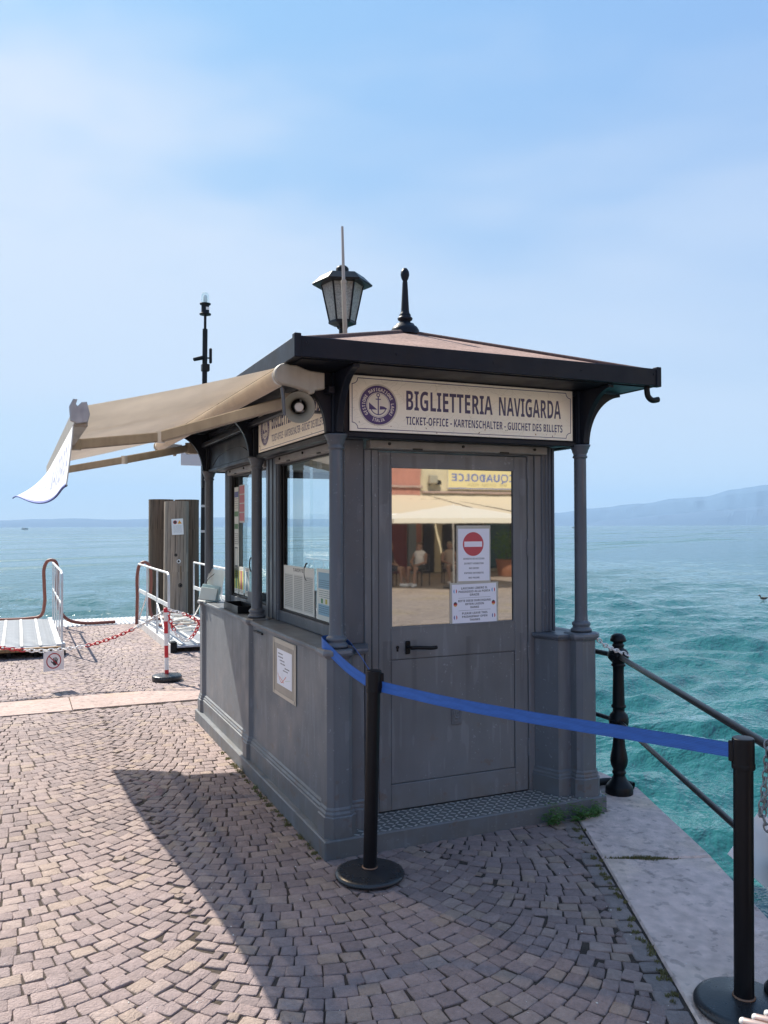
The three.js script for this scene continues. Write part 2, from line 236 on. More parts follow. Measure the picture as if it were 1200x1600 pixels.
function hill(name, D, profile, thick) {              // profile: [azimuth in degrees right of the view, height in metres]
  const yaw = 0.4155, pos = [], pts = [];
  for (let k = 0; k < profile.length - 1; k++) for (let s = 0; s < 14; s++) { const t = s / 14, a = lerp(profile[k][0], profile[k + 1][0], t), h = lerp(profile[k][1], profile[k + 1][1], t * t * (3 - 2 * t)) * (1 + 0.05 * (fbm(a * 0.043 + 9, 0.3, 16, 4, D) - 0.5)); pts.push([a, h]); }
  const P = (a, d, y) => { const r = a * Math.PI / 180 + yaw; return [camera.position.x + Math.sin(r) * d, y, camera.position.z - Math.cos(r) * d]; };
  const rows = [[0, 0], [0.25, 0.45], [0.55, 0.8], [1, 1], [1.8, 0.6], [2.6, 0]];
  for (let i = 0; i < pts.length - 1; i++) for (let j = 0; j < rows.length - 1; j++) {
    const q = (i, j) => { const [a, h] = pts[i], [d, k] = rows[j]; const w = j > 0 && j < 5 ? 1 + 0.25 * (vnoise(a * 1.7 + 40, j * 3.1, 512, D) - 0.5) : 1; return P(a, D + d * thick * w, WATER - 1 + h * k); };
    const a = q(i, j), b = q(i + 1, j), c = q(i + 1, j + 1), e = q(i, j + 1); pos.push(...a, ...b, ...c, ...a, ...c, ...e);
  }
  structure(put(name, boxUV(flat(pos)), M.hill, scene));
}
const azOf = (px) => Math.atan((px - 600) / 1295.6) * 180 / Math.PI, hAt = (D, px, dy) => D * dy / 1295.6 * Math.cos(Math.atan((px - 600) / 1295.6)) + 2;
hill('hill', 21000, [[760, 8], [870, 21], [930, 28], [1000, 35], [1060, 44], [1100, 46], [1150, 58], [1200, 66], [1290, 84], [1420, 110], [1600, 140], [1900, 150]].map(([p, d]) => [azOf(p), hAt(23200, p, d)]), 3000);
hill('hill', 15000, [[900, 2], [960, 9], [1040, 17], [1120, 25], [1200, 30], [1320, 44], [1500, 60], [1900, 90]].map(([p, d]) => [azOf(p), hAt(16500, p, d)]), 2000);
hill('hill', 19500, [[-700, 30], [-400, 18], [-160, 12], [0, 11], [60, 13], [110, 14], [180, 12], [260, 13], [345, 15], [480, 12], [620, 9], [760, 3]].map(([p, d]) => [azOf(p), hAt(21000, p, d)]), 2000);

const pavement = structure(put('pavement', prism(QUAY, -0.9, -0.0065, 0.004), M.mortar, scene));
structure(put('quay_wall', (() => { const g = []; for (let i = 0; i < 3; i++) { const [x0, z0] = QUAY[i], [x1, z1] = QUAY[i + 1], dx = x1 - x0, dz = z1 - z0, l = Math.hypot(dx, dz), nx = -dz / l, nz = dx / l; g.push(tidy(prism([[x0 - nx * 0.02, z0 - nz * 0.02], [x1 - nx * 0.02, z1 - nz * 0.02], [x1 - nx * -0.01, z1 - nz * -0.01], [x0 + nx * 0.01, z0 + nz * 0.01]], -2, -0.16, 0.002))); } return mergeGeometries(g); })(), M.wall, scene));

// stones laid in arcs, with straight courses along the kerb
const tones = [[0.325, 0.245, 0.228], [0.305, 0.230, 0.216], [0.345, 0.260, 0.240], [0.272, 0.206, 0.196], [0.31, 0.238, 0.228], [0.350, 0.265, 0.220], [0.295, 0.226, 0.218], [0.365, 0.280, 0.250], [0.248, 0.190, 0.183]];
const greyTones = [[0.255, 0.215, 0.205], [0.225, 0.195, 0.19], [0.285, 0.235, 0.22]];
const stoneMat = (c) => std(c.map((x) => x * 1.42), { roughness: 0.78, map: sized(T.stone, 0.23), bumpMap: sized(T.stoneBump, 0.16), bumpScale: 0.008 });
function stoneGeo(k) {
  const out = [], c = 0.5, e = 0.10; const cr = () => rr(-0.06, 0.045);
  for (const [sx, sz] of [[-1, -1], [1, -1], [1, 1], [-1, 1]]) { const x = sx * (c + cr()), z = sz * (c + cr()), a = rr(0.03, 0.12), b = rr(0.03, 0.12); const p = [[x, z - sz * a], [x - sx * b, z]]; out.push(...(sx * sz > 0 ? p : p.reverse())); }
  const y0 = rr(-0.0015, 0.0015), pos = [], N = 8, ring = [[1, -0.032], [1.0, -0.0058], [0.978, -0.0016], [0.84, 0.0004 + y0]], idx = [], uv = [], ou = rr(0, 1), ov = rr(0, 1);
  for (const [s, y] of ring) for (const [x, z] of out) { pos.push(x * s, y + (s < 0.9 ? rr(-0.0015, 0.0015) : rr(-0.001, 0.001)), z * s); uv.push(x * s * 0.1 + ou, z * s * 0.1 + ov); }
  pos.push(0, 0.0012 + y0, 0); uv.push(ou, ov);
  for (let r = 0; r < 3; r++) for (let i = 0; i < N; i++) { const a = r * N + i, b = r * N + (i + 1) % N; idx.push(a, a + N, b, b, a + N, b + N); }
  for (let i = 0; i < N; i++) idx.push(3 * N + i, 4 * N, 3 * N + (i + 1) % N);
  const g = new THREE.BufferGeometry(); g.setAttribute('position', new THREE.Float32BufferAttribute(pos, 3)); g.setAttribute('uv', new THREE.Float32BufferAttribute(uv, 2)); g.setIndex(idx); g.computeVertexNormals(); return g;
}
{
  const variants = Array.from({ length: 16 }, (_, k) => stoneGeo(k));
  const CS = 0.012, GW = 640, GH = 1460, taken = new Uint8Array(GW * GH), cell = (x, z) => { const i = Math.floor((x + 5.6) / CS), j = Math.floor((z + 10.9) / CS); return i < 0 || j < 0 || i >= GW || j >= GH ? -1 : j * GW + i; };
  const cover = ([x, z, a, l, w], mark) => { const c = Math.cos(a), s = Math.sin(a); let hit = 0, all = 0; for (let u = -l / 2; u <= l / 2; u += CS * 0.8) for (let v = -w / 2; v <= w / 2; v += CS * 0.8) { const k = cell(x + u * c + v * s, z - u * s + v * c); if (k < 0) continue; all++; if (taken[k]) hit++; if (mark) taken[k] = 1; } return hit / Math.max(1, all); };
  const lay = (s, most) => { if (cover(s) > most) return; cover(s, 1); stones.push(s); };
  const stones = [], [[ax, az], [bx, bz]] = KERB_IN, kl = Math.hypot(bx - ax, bz - az), kd = [(bx - ax) / kl, (bz - az) / kl];
  const kerbDist = (x, z) => (x - ax) * kd[1] - (z - az) * kd[0];          // positive on the kerb's outer side
  const free = (x, z) => x > -5.6 && z > -10.78 && z < 6.5 && !(x > 0.03 && x < 2.3 && z > -3.25 && z < -0.03) && !(z > -4.80 && z < -4.06) && !(x > 1.70 && z < 0) && x < 2.1;
  const R = 0.95, half = Math.PI / 4, W = 2 * R * Math.sin(half), pitch = 0.079;
  for (let b = -4; b <= 2; b++) for (let n = -160; n < 105; n++) {
    let th = -half + rr(0, 0.06); const xc = -0.06 + b * W, z0 = n * pitch + (b & 1 ? pitch / 2 : 0) - R * 0.8;
    while (th < half - 0.02) {
      const len = rr(0.062, 0.093), t = th + len / 2 / R; th += len / R;
      const x = xc + R * Math.sin(t) + rr(-0.004, 0.004), z = z0 + R * Math.cos(t) + rr(-0.004, 0.004), wid = pitch * Math.cos(t) * rr(0.97, 1.06), ks = kerbDist(x, z);
      if (!free(x, z) || ks > -0.10 && z > -0.2 || ks > 0.02) continue;
      lay([x, z, t, len - 0.0028, wid - 0.0030, 0], 0.30);
    }
  }
  for (let c = 0; c < 1; c++) for (let s = -0.35; s < 2.6;) { const len = rr(0.075, 0.13), k = 0.052 + c * 0.098, x = ax + kd[0] * (s + len / 2) + -kd[1] * k, z = az + kd[1] * (s + len / 2) + kd[0] * k; s += len; if (free(x, z)) lay([x + rr(-.004, .004), z + rr(-.004, .004), Math.atan2(-kd[1], kd[0]) + rr(-0.05, 0.05), len - 0.008, 0.096 - 0.008 + rr(-.006, .002), 1], 0.3); }
  for (const size of [0.085, 0.07, 0.056, 0.044, 0.034]) for (let x = -5.5; x < 2.05; x += 0.02) for (let z = -10.75; z < 6.4; z += 0.02) { if (!free(x, z) || kerbDist(x, z) > -0.01 || taken[cell(x, z)]) continue; const a = Math.PI / 4 + rr(-0.5, 0.5); lay([x + rr(-0.003, 0.003), z + rr(-0.003, 0.003), a, size * rr(0.95, 1.15), size * rr(0.8, 1), 0], 0.3); }
  const mats = tones.map(stoneMat), greyMats = greyTones.map(stoneMat), plain = std('#ffffff', { roughness: 0.78, map: sized(T.stone, 0.23), bumpMap: sized(T.stoneBump, 0.13), bumpScale: 0.008 });
  const e = new THREE.Euler(), q = new THREE.Quaternion(), mat4 = new THREE.Matrix4(), fr = new THREE.Frustum();
  camera.updateMatrixWorld(); camera.updateProjectionMatrix(); fr.setFromProjectionMatrix(new THREE.Matrix4().multiplyMatrices(camera.projectionMatrix, camera.matrixWorldInverse.copy(camera.matrixWorld).invert()));
  const shows = (s) => (fr.containsPoint(V(s[0], 0, s[1])) ? 1 : 0) / V(s[0], 0, s[1]).distanceTo(camera.position);
  stones.sort((p, r) => shows(r) - shows(p));
  const place = ([x, z, a, l, w, grey], o) => { const dirt = 0.78 + 0.44 * fbm(x * 0.11 + 3, z * 0.11 + 3, 8, 4, 140); const p = V(x, rr(-0.0022, 0.0015), z); e.set(rr(-0.022, 0.022), a + rr(-0.035, 0.035) + (rand() < 0.5 ? Math.PI : 0), rr(-0.022, 0.022)); q.setFromEuler(e); o.compose(p, q, V(l, rr(0.9, 1.15), w)); return dirt; };
  const inst = variants.slice(0, 6).map(() => []);
  stones.forEach((s, i) => {
    const dirt = place(s, mat4);
    if (i < 300) { const m = new THREE.Mesh(variants[i % 16], s[5] ? greyMats[(rand() * 3) | 0] : mats[(rand() * 9) | 0]); m.castShadow = m.receiveShadow = true; m.name = 'cobblestone'; m.applyMatrix4(mat4); pavement.add(m); }
    else { const pal = s[5] ? greyTones : tones, t = pal[(rand() * pal.length) | 0], f = 1.42 * lerp(1, dirt, 0.7); inst[(rand() * 6) | 0].push([mat4.clone(), col(t[0] * f, t[1] * f, t[2] * f)]); }
  });
  inst.forEach((list, k) => { const im = new THREE.InstancedMesh(variants[k], plain, list.length); list.forEach(([m, c], i) => { im.setMatrixAt(i, m); im.setColorAt(i, c); }); im.name = 'cobblestone'; im.userData.kind = 'stuff'; im.castShadow = im.receiveShadow = true; pavement.add(im); });
  // sheltered plain paving of the square behind, beyond the laid stones
  structure(put('square_paving', prism([[-60, 6.5], [60, 9.4], [60, 69.9], [-60, 69.9]], -0.0105, 0.002, 0.002), std([0.36, 0.30, 0.26], { roughness: 0.85, map: sized(T.marble, 3.1), bumpMap: sized(T.stoneBump, 0.9), bumpScale: 0.004 }), scene));
}
{ // pink stone band across the pier, and the marble kerb along the water
  const band = structure(Object.assign(new THREE.Group(), { name: 'paving_strip' })); band.off = V(0, 0, 0); scene.add(band);
  const cuts = [-5.4, -3.9, -2.55, -0.93, 0.62, 1.74]; for (let i = 0; i < cuts.length - 1; i++) put('stone_slab', prism([[cuts[i] + 0.003, -4.745], [cuts[i + 1] - 0.003, -4.74], [cuts[i + 1] - 0.003, -4.10], [cuts[i] + 0.003, -4.12]], -0.06, 0.003 + (i % 2) * 0.002, 0.005), M.pink, band);
  const kerb = structure(Object.assign(new THREE.Group(), { name: 'quay_edge' })); kerb.off = V(0, 0, 0); scene.add(kerb);
  const slab = (p, y) => put('stone_slab', prism(p, -0.18, y, 0.008), M.kerb, kerb);
  slab([[1.735, -3.3], [2.18, -3.3], [2.18, -0.96], [1.735, -0.96]], 0.004); slab([[1.735, -0.952], [2.18, -0.952], [2.175, -0.26], [2.16, -0.22], [1.775, 0.735], [1.545, 0.655], [1.27, 0.525], [1.50, 0.02], [1.735, 0.006]], 0.006);
  slab([[1.268, 0.533], [1.543, 0.664], [1.772, 0.743], [1.02, 2.33], [0.60, 1.93]], 0.003);
  slab([[0.598, 1.94], [1.02, 2.34], [2.4, 3.62], [2.0, 4.0]], 0.004);
  for (const [z0, z1] of [[-5.6, -3.308], [-8.2, -5.608], [-10.8, -8.208]]) slab([[1.735, z0], [2.18, z0], [2.18, z1], [1.735, z1]], 0.004);
  // steel drain along the pier's end
  const drain = structure(Object.assign(new THREE.Group(), { name: 'drain_channel' })); drain.off = V(0, 0, 0); scene.add(drain);
  mb().box(-5.5, 1.7, -0.03, 0.002, -11.90, -10.82).build('frame', M.alu, drain);
  const s = mb(); for (let x = -5.4; x < 1.7; x += 0.07) s.box(x, x + 0.035, 0.0025, 0.012, -11.88, -10.86, 0.002); s.build('grating', M.steel, drain, 'stuff');
}

// ---------------------------------------------------------------- the ticket kiosk
const SX = 1.724, SZ = 3.2835, C0 = 0.0994, SH = 0.0926;
const kiosk = thing('ticket_kiosk', 'dark grey iron ticket kiosk with slim corner columns and a low red-brown hipped roof', 'kiosk');
{
  const K = kiosk;
  const stp = mb().box(0, SX, -0.02, SH, -SZ, 0, 0.006).build('base_step', M.greyStep, K);
  const tread = mb().box(0.155, 1.625, SH - 0.002, SH + 0.003, -0.262, -0.010, 0.001).build('tread_plate', M.tread, stp);
  { const m = mb(); for (let i = 0; i < 52; i++) for (let j = 0; j < 9; j++) { const g = new THREE.CylinderGeometry(0.4, 1, 0.0022, 4, 1); g.rotateY(Math.PI / 4); g.scale(0.0215, 1, 0.0085); g.rotateY((i + j) & 1 ? 0.78 : -0.78); g.translate(0.178 + i * 0.037, SH + 0.004, -0.245 + j * 0.037); if (0.178 + i * 0.037 < 1.605 && j < 7) m.add(g); } tread.userData.kind = undefined; delete tread.userData.kind; const r = m.build('tread_pattern', std([0.62, 0.62, 0.60], { metalness: 0.5, roughness: 0.35 }), stp, 'stuff'); r.userData.label = 'raised bright bars of the chequer plate'; }
  // low walls: skirting, panel and counter capping along one plan line, open at the door
  const lip = [[0.022, SH], [0.022, 0.195], [0.016, 0.2], [0.016, 0.211], [0.009, 0.22], [0.009, 0.231], [0, 0.24]], face = [[0, 0.24], [0, 0.985]], capm = [[0, 0.985], [0.008, 0.989], [0.012, 0.996], [0.021, 1.0], [0.023, 1.008], [0.021, 1.018], [0.012, 1.021], [-0.05, 1.021]];
  const leftWall = [[0.318, -SZ + 0.262], [0.257, -SZ + 0.11], [0.055, -SZ + 0.11], [0.055, -0.11], [0.257, -0.11], [0.318, -0.262]], rightWall = [[1.406, -0.262], [1.467, -0.11], [1.669, -0.11], [1.669, -SZ + 0.11], [0.25, -SZ + 0.11]];
  for (const w of [leftWall, rightWall]) { put('skirting', tidy(sweep(w, lip)), M.greyStep, K); put('wall_panel', tidy(sweep(w, face)), M.grey, K); put('counter_edge', tidy(sweep(w, capm)), M.post, K); }
  mb().prism([[0.04, -SZ + 0.095], [0.04, -0.095], [0.264, -0.095], [0.327, -0.255], [0.327, -SZ + 0.255], [0.264, -SZ + 0.095]], 0.99, 1.0195, 0.001).build('counter', M.post, K);
  mb().prism([[1.40, -0.255], [1.460, -0.095], [1.684, -0.095], [1.684, -SZ + 0.095], [1.44, -SZ + 0.095], [1.40, -SZ + 0.255]], 0.99, 1.0195, 0.001).build('counter', M.post, K);
  mb().box(0.33, 1.39, SH - 0.001, SH + 0.012, -SZ + 0.12, -0.27, 0.002).build('inside_floor', M.rubber, K);
  mb().box(0.33, 1.40, 0.3, 1.0, -SZ + 0.125, -SZ + 0.15, 0.002).build('inside_panel', M.grey, K);
  // pilasters with their columns, posts and eaves brackets
  const oct = (p) => octagon(p[0], p[1], 0.068, 0.026);
  const prof = [[0.018, SH], [0.018, 0.195], [0.012, 0.2], [0.012, 0.211], [0.006, 0.222], [0.006, 0.231], [0, 0.242], [0, 0.983], [0.008, 0.988], [0.012, 0.997], [0.021, 1.001], [0.023, 1.012], [0.020, 1.024], [0.010, 1.030], [-0.066, 1.0305]];
  const bracket = (cx, cz, dx, dz) => {
    const s = new THREE.Shape(); s.moveTo(0.03, 2.128); s.lineTo(0.03, 2.432); s.lineTo(0.285, 2.432); s.lineTo(0.285, 2.418); s.bezierCurveTo(0.16, 2.405, 0.062, 2.28, 0.058, 2.128); s.closePath();
    const g = new THREE.ExtrudeGeometry(s, { depth: 0.03, bevelEnabled: true, bevelSize: 0.003, bevelThickness: 0.003, bevelOffset: -0.003, bevelSegments: 1, curveSegments: 14 }); g.translate(0, 0, -0.015); g.rotateY(Math.atan2(-dz, dx)); g.translate(cx, 0, cz); return g;
  };
  const colShape = [[0, 1.03], [0.060, 1.03], [0.061, 1.044], [0.056, 1.052], [0.049, 1.056], [0.048, 1.064], [0.053, 1.070], [0.054, 1.079], [0.049, 1.088], [0.041, 1.092], [0.0385, 1.10], [0.0365, 1.14], [0.0352, 2.035], [0.0352, 2.043], [0.0425, 2.046], [0.0425, 2.055], [0.038, 2.059], [0.039, 2.070], [0.046, 2.080], [0.046, 2.086], [0.049, 2.094], [0.0535, 2.101], [0.0535, 2.106], [0.059, 2.113], [0.060, 2.122], [0, 2.1225]];
  const spots = [[C0, -C0, [[-1, 0], [0, 1]]], [C0, -SZ / 2, [[-1, 0]]], [C0, -SZ + C0, [[-1, 0], [0, -1]]], [SX - C0, -C0, [[1, 0], [0, 1]]], [SX - C0, -SZ / 2, [[1, 0]]], [SX - C0, -SZ + C0, [[1, 0], [0, -1]]]];
  for (const [x, z, br] of spots) {
    put('pilaster', tidy(sweep(oct([x, z]), prof, true)), M.grey, K);
    put('column', tidy(lathe(colShape, [x, 0, z], 28)), M.post, K);
    const p = mb(); p.box(x - 0.031, x + 0.031, 2.123, 2.436, z - 0.031, z + 0.031, 0.006); for (const [dx, dz] of [[1, 0], [-1, 0], [0, 1], [0, -1]]) p.box(x + dx * 0.034 - (dx ? 0.004 : 0.016), x + dx * 0.034 + (dx ? 0.004 : 0.016), 2.126, 2.432, z + dz * 0.034 - (dz ? 0.004 : 0.016), z + dz * 0.034 + (dz ? 0.004 : 0.016), 0.003); p.build('post', M.dark, K);
    for (const [dx, dz] of br) put('bracket', tidy(bracket(x, z, dx, dz)), M.dark, K);
  }
  // friezes between the posts
  const frz = (x0, x1, z0, z1) => { const m = mb(), alongX = x1 - x0 > z1 - z0; m.box(x0, x1, 2.128, 2.434, z0, z1, 0.002); const e = 0.014; if (alongX) { m.box(x0, x1, 2.108, 2.136, z0 - e, z1 + e, 0.004); m.box(x0, x1, 2.405, 2.4355, z0 - e, z1 + e, 0.004); } else { m.box(x0 - e, x1 + e, 2.108, 2.136, z0, z1, 0.004); m.box(x0 - e, x1 + e, 2.405, 2.4355, z0, z1, 0.004); } m.build('frieze', M.dark, K); };
  frz(0.138, SX - 0.138, -0.118, -0.096); frz(0.138, SX - 0.138, -SZ + 0.096, -SZ + 0.118);
  for (const [z0, z1] of [[-SZ / 2 + 0.038, -0.138], [-SZ + 0.138, -SZ / 2 - 0.038]]) { frz(0.096, 0.118, z0, z1); frz(SX - 0.118, SX - 0.096, z0, z1); }
  mb().tube([[0.094, 2.165, -3.0], [0.094, 2.22, -2.8], [0.094, 2.24, -2.4], [0.094, 2.22, -2.0], [0.094, 2.165, -1.8]], 0.004, 30, 6).build('frieze_moulding', M.dark, K);
  mb().box(-0.17, SX + 0.17, 2.4365, 2.446, -SZ - 0.17, 0.17, 0.001).build('soffit', M.dark, K);
  mb().box(0.119, SX - 0.119, 2.118, 2.126, -SZ + 0.119, -0.119, 0.001).build('cabin_ceiling', M.grey, K);
  // cabin above the counter: corner posts, mullions, sills, panes
  const rib = (x0, x1, z0, z1, faceX) => { const m = mb(); m.box(x0, x1, 1.02, 2.116, z0, z1, 0.004); const n = 3, s = faceX < 0 ? x0 : x1; for (let i = 0; i < n; i++) { const a = z0 + (z1 - z0) * (i + 0.2) / n, b = z0 + (z1 - z0) * (i + 0.8) / n; m.box(s - 0.007, s + 0.007, 1.022, 2.114, a, b, 0.003); } m.build('cabin_post', M.post, K); };
  rib(0.205, 0.275, -1.78, -1.50, -1); rib(SX - 0.275, SX - 0.205, -1.78, -1.50, 1);
  rib(0.205, 0.318, -0.395, -0.255, -1); rib(0.205, 0.318, -3.03, -2.885, -1); rib(SX - 0.27, SX - 0.20, -0.395, -0.24, 1); rib(SX - 0.318, SX - 0.205, -3.03, -2.885, 1);
  for (let i = 0; i < 3; i++) mb().box(1.478 + i * 0.024, 1.492 + i * 0.024, 1.022, 2.112, -0.252, -0.234, 0.003).build('cabin_post', M.post, K);
  const win = (sgn, z0, z1, glass) => {
    const X = (d) => sgn > 0 ? d : SX - d, bx = (m, a, b, y0, y1, c, d, e) => m.box(Math.min(X(a), X(b)), Math.max(X(a), X(b)), y0, y1, c, d, e);
    const m = mb(), m2 = mb(); bx(m, 0.215, 0.285, 1.02, 1.088, z0, z1, 0.004); bx(m2, 0.223, 0.28, 2.066, 2.116, z0, z1, 0.003); m2.build('window_head', M.post, K); const f = m.build('window_sill', M.post, K);
    const r = mb(); for (let i = 0; i < 3; i++) { bx(r, 0.220 + i * 0.016, 0.230 + i * 0.016, 1.088, 2.066, z0, z0 + 0.018 + i * 0.012, 0.002); } bx(r, 0.226, 0.27, 1.088, 1.100, z0, z1, 0.002); bx(r, 0.226, 0.27, 2.056, 2.066, z0, z1, 0.002); bx(r, 0.226, 0.27, 1.1, 2.056, z1 - 0.014, z1, 0.002); r.build('window_track', M.rubber, f);
    const zm = lerp(z0, z1, 0.52); put('pane', tidy(new THREE.PlaneGeometry(z1 - zm, 0.962).rotateY(-Math.PI / 2 * sgn).translate(X(0.238), 1.578, (z1 + zm) / 2)), glass, K); put('pane', tidy(new THREE.PlaneGeometry(zm + 0.03 - z0, 0.962).rotateY(-Math.PI / 2 * sgn).translate(X(0.247), 1.578, (z0 + zm + 0.03) / 2)), glass, K);
  };
  win(1, -1.50, -0.395, M.film); win(1, -2.885, -1.78, M.film); win(-1, -1.50, -0.395, M.clear); win(-1, -2.885, -1.78, M.clear);
  for (const [z, y] of [[-0.97, 1.37], [-2.30, 1.36]]) { const g = new THREE.TorusGeometry(0.052, 0.005, 6, 24, Math.PI); g.rotateZ(Math.PI / 2); g.rotateY(-Math.PI / 2); g.translate(0.234, y, z); put('speaking_hole_rim', tidy(g), M.rubber, K); }
  { mb().box(0.33, 1.40, 1.02, 1.09, -3.02, -2.98).build('window_sill', M.post, K); mb().box(0.33, 1.40, 2.066, 2.116, -3.02, -2.98).build('window_head', M.post, K); put('pane', tidy(new THREE.PlaneGeometry(1.08, 0.976).translate(0.862, 1.578, -3.0)), M.clear, K); }
  // roller shutter boxes
  const boxx = (n, x0, x1, z0, z1, ax) => { const r = mb().box(x0, x1, 2.068, 2.114, z0, z1, 0.005).build('shutter_box', M.trim, K); const L = ax ? [z0, z1] : [x0, x1]; for (const t of [0.1, 0.5, 0.92]) { const p = lerp(L[0], L[1], t); (ax ? mb().bar([x0 - 0.008, 2.095, p], [x0, 2.095, p], 0.008, 8) : mb().bar([p, 2.095, z1], [p, 2.095, z1 + 0.008], 0.008, 8)).build('bolt', M.rubber, r); } for (const t of [0.25, 0.74]) { const p = lerp(L[0], L[1], t); (ax ? mb().box(x0 - 0.003, x0 + 0.003, 2.066, 2.075, p - 0.03, p + 0.03, 0.001) : mb().box(p - 0.03, p + 0.03, 2.066, 2.075, z1 - 0.003, z1 + 0.003, 0.001)).build('slot', M.rubber, r); } };
  boxx(0, 0.185, 0.232, -1.50, -0.30, 1); boxx(0, 0.185, 0.232, -2.885, -1.78, 1); boxx(0, 0.333, 1.470, -0.262, -0.205, 0);
  // door frame and door
  for (const q of [[0.318, 0.356, SH, 2.066, -0.275, -0.246], [0.362, 0.400, SH, 2.066, -0.29, -0.252], [1.412, 1.468, SH, 2.066, -0.29, -0.250], [1.366, 1.406, SH, 2.066, -0.275, -0.256], [0.318, 1.468, 2.060, 2.068, -0.27, -0.258]]) mb().box(...q, 0.003).build('door_frame', M.greyDoor, K);
  { const m = mb(), z0 = -0.30, z1 = -0.262; m.box(0.405, 0.478, 0.10, 2.055, z0, z1, 0.003); m.box(1.274, 1.362, 0.10, 2.055, z0, z1, 0.003); m.box(0.478, 1.274, 1.978, 2.055, z0, z1, 0.003); m.box(0.478, 1.274, 0.918, 1.090, z0, z1, 0.003); m.box(0.478, 1.274, 0.10, 0.238, z0, z1, 0.003);
    const door = m.build('door', M.greyDoor, K);
    mb().box(0.480, 1.272, 0.240, 0.916, -0.296, -0.2665, 0.004).build('door_panel', M.greyDoor, door);
    put('door_glass', tidy(cbox(0.478, 1.274, 1.090, 1.978, -0.285, -0.272, 0.001)), M.mirror, door);
    mb().box(0.472, 0.486, 1.084, 1.984, -0.270, -0.2605, 0.002).box(1.266, 1.280, 1.084, 1.984, -0.270, -0.2605, 0.002).box(0.486, 1.266, 1.970, 1.984, -0.270, -0.2605, 0.002).box(0.486, 1.266, 1.084, 1.097, -0.270, -0.2605, 0.002).build('glazing_bead', M.greyDoor, door);
    const h = mb().box(0.562, 0.592, 0.945, 1.018, -0.262, -0.249, 0.005); h.bar([0.577, 0.985, -0.25], [0.577, 0.985, -0.205], 0.010, 12); h.tube([[0.577, 0.985, -0.21], [0.60, 0.986, -0.203], [0.65, 0.982, -0.203], [0.70, 0.978, -0.205], [0.732, 0.979, -0.210]], 0.0105, 24, 10); h.build('door_handle', M.black, door);
    mb().bar([0.517, 0.985, -0.263], [0.517, 0.985, -0.257], 0.009, 12).box(0.512, 0.522, 0.962, 0.985, -0.263, -0.258, 0.001).build('keyhole', M.iron, door);
    const em = mb().box(0.852, 0.917, 0.527, 0.640, -0.267, -0.259, 0.006); em.box(0.858, 0.911, 0.533, 0.634, -0.262, -0.2565, 0.003); { const t = new THREE.TorusGeometry(0.021, 0.004, 6, 20); t.scale(1, 1.3, 1); t.translate(0.8845, 0.592, -0.256); em.add(t); const t2 = new THREE.TorusGeometry(0.010, 0.003, 6, 16); t2.translate(0.8845, 0.592, -0.256); em.add(t2); em.box(0.864, 0.905, 0.545, 0.552, -0.258, -0.253, 0.001); } em.build('cast_emblem', M.grey, door);
    for (const y of [1.93, 1.47, 0.86, 0.30]) mb().bar([1.364, y, -0.257], [1.364, y + 0.10, -0.257], 0.0065, 8).build('hinge', M.greyDoor, door);
  }
  // roof: fascia boards with corner caps, felt slopes, ridge rolls, finials, gutter spout
  const fx0 = -0.217, fx1 = SX + 0.217, fz1 = 0.217, fz0 = -SZ - 0.217, fb = 2.439, ft = 2.537;
  for (const [a, b, c, d] of [[fx0, fx1, fz1 - 0.02, fz1], [fx0, fx1, fz0, fz0 + 0.02], [fx0, fx0 + 0.02, fz0 + 0.021, fz1 - 0.021], [fx1 - 0.02, fx1, fz0 + 0.021, fz1 - 0.021]]) mb().box(a, b, fb, ft, c, d, 0.003).build('fascia', M.dark, K);
  mb().box(fx0 + 0.02, fx1 - 0.02, fb + 0.006, fb + 0.02, fz0 + 0.02, fz1 - 0.02, 0.001).build('gutter_floor', M.dark, K);
  for (const [x, z] of [[fx0, fz1], [fx1, fz1], [fx0, fz0], [fx1, fz0]]) mb().box(x - (x < 0 ? 0.008 : 0.026), x + (x < 0 ? 0.026 : 0.008), fb - 0.004, ft + 0.010, z - (z > 0 ? 0.03 : 0.008), z + (z > 0 ? 0.008 : 0.03), 0.003).build('fascia_corner', M.dark, K);
  for (const [x, y] of [[-0.16, 2.505], [1.9, 2.505], [0.3, 2.49], [0.85, 2.49], [1.4, 2.49]]) mb().bar([x, y, fz1], [x, y, fz1 + 0.004], 0.006, 8).build('rivet', M.dark, K);
  const ix0 = fx0 + 0.035, ix1 = fx1 - 0.035, iz1 = fz1 - 0.035, iz0 = fz0 + 0.035, yE = 2.525, yR = 2.885, A = [0.862, yR, -0.879], B = [0.862, yR, -SZ + 0.879];
  const a = [ix0, yE, iz1], b = [ix1, yE, iz1], c = [ix1, yE, iz0], d = [ix0, yE, iz0];
  const slope = (q) => { const pos = []; for (let i = 1; i < q.length - 1; i++) pos.push(...q[0], ...q[i], ...q[i + 1]); const g = flat(pos); const down = g.clone().translate(0, -0.012, 0); return mergeGeometries([tidy(g), tidy(down)]); };
  put('roof_slope', slope([a, b, A]), M.felt, K); put('roof_slope', slope([c, d, B]), M.felt, K); put('roof_slope', slope([b, c, B, A]), M.felt, K); put('roof_slope', slope([d, a, A, B]), M.felt, K);
  for (const [p, q] of [[a, A], [b, A], [c, B], [d, B], [A, B]]) mb().bar(p, q, 0.017, 10).build('ridge_roll', M.feltEdge, K);
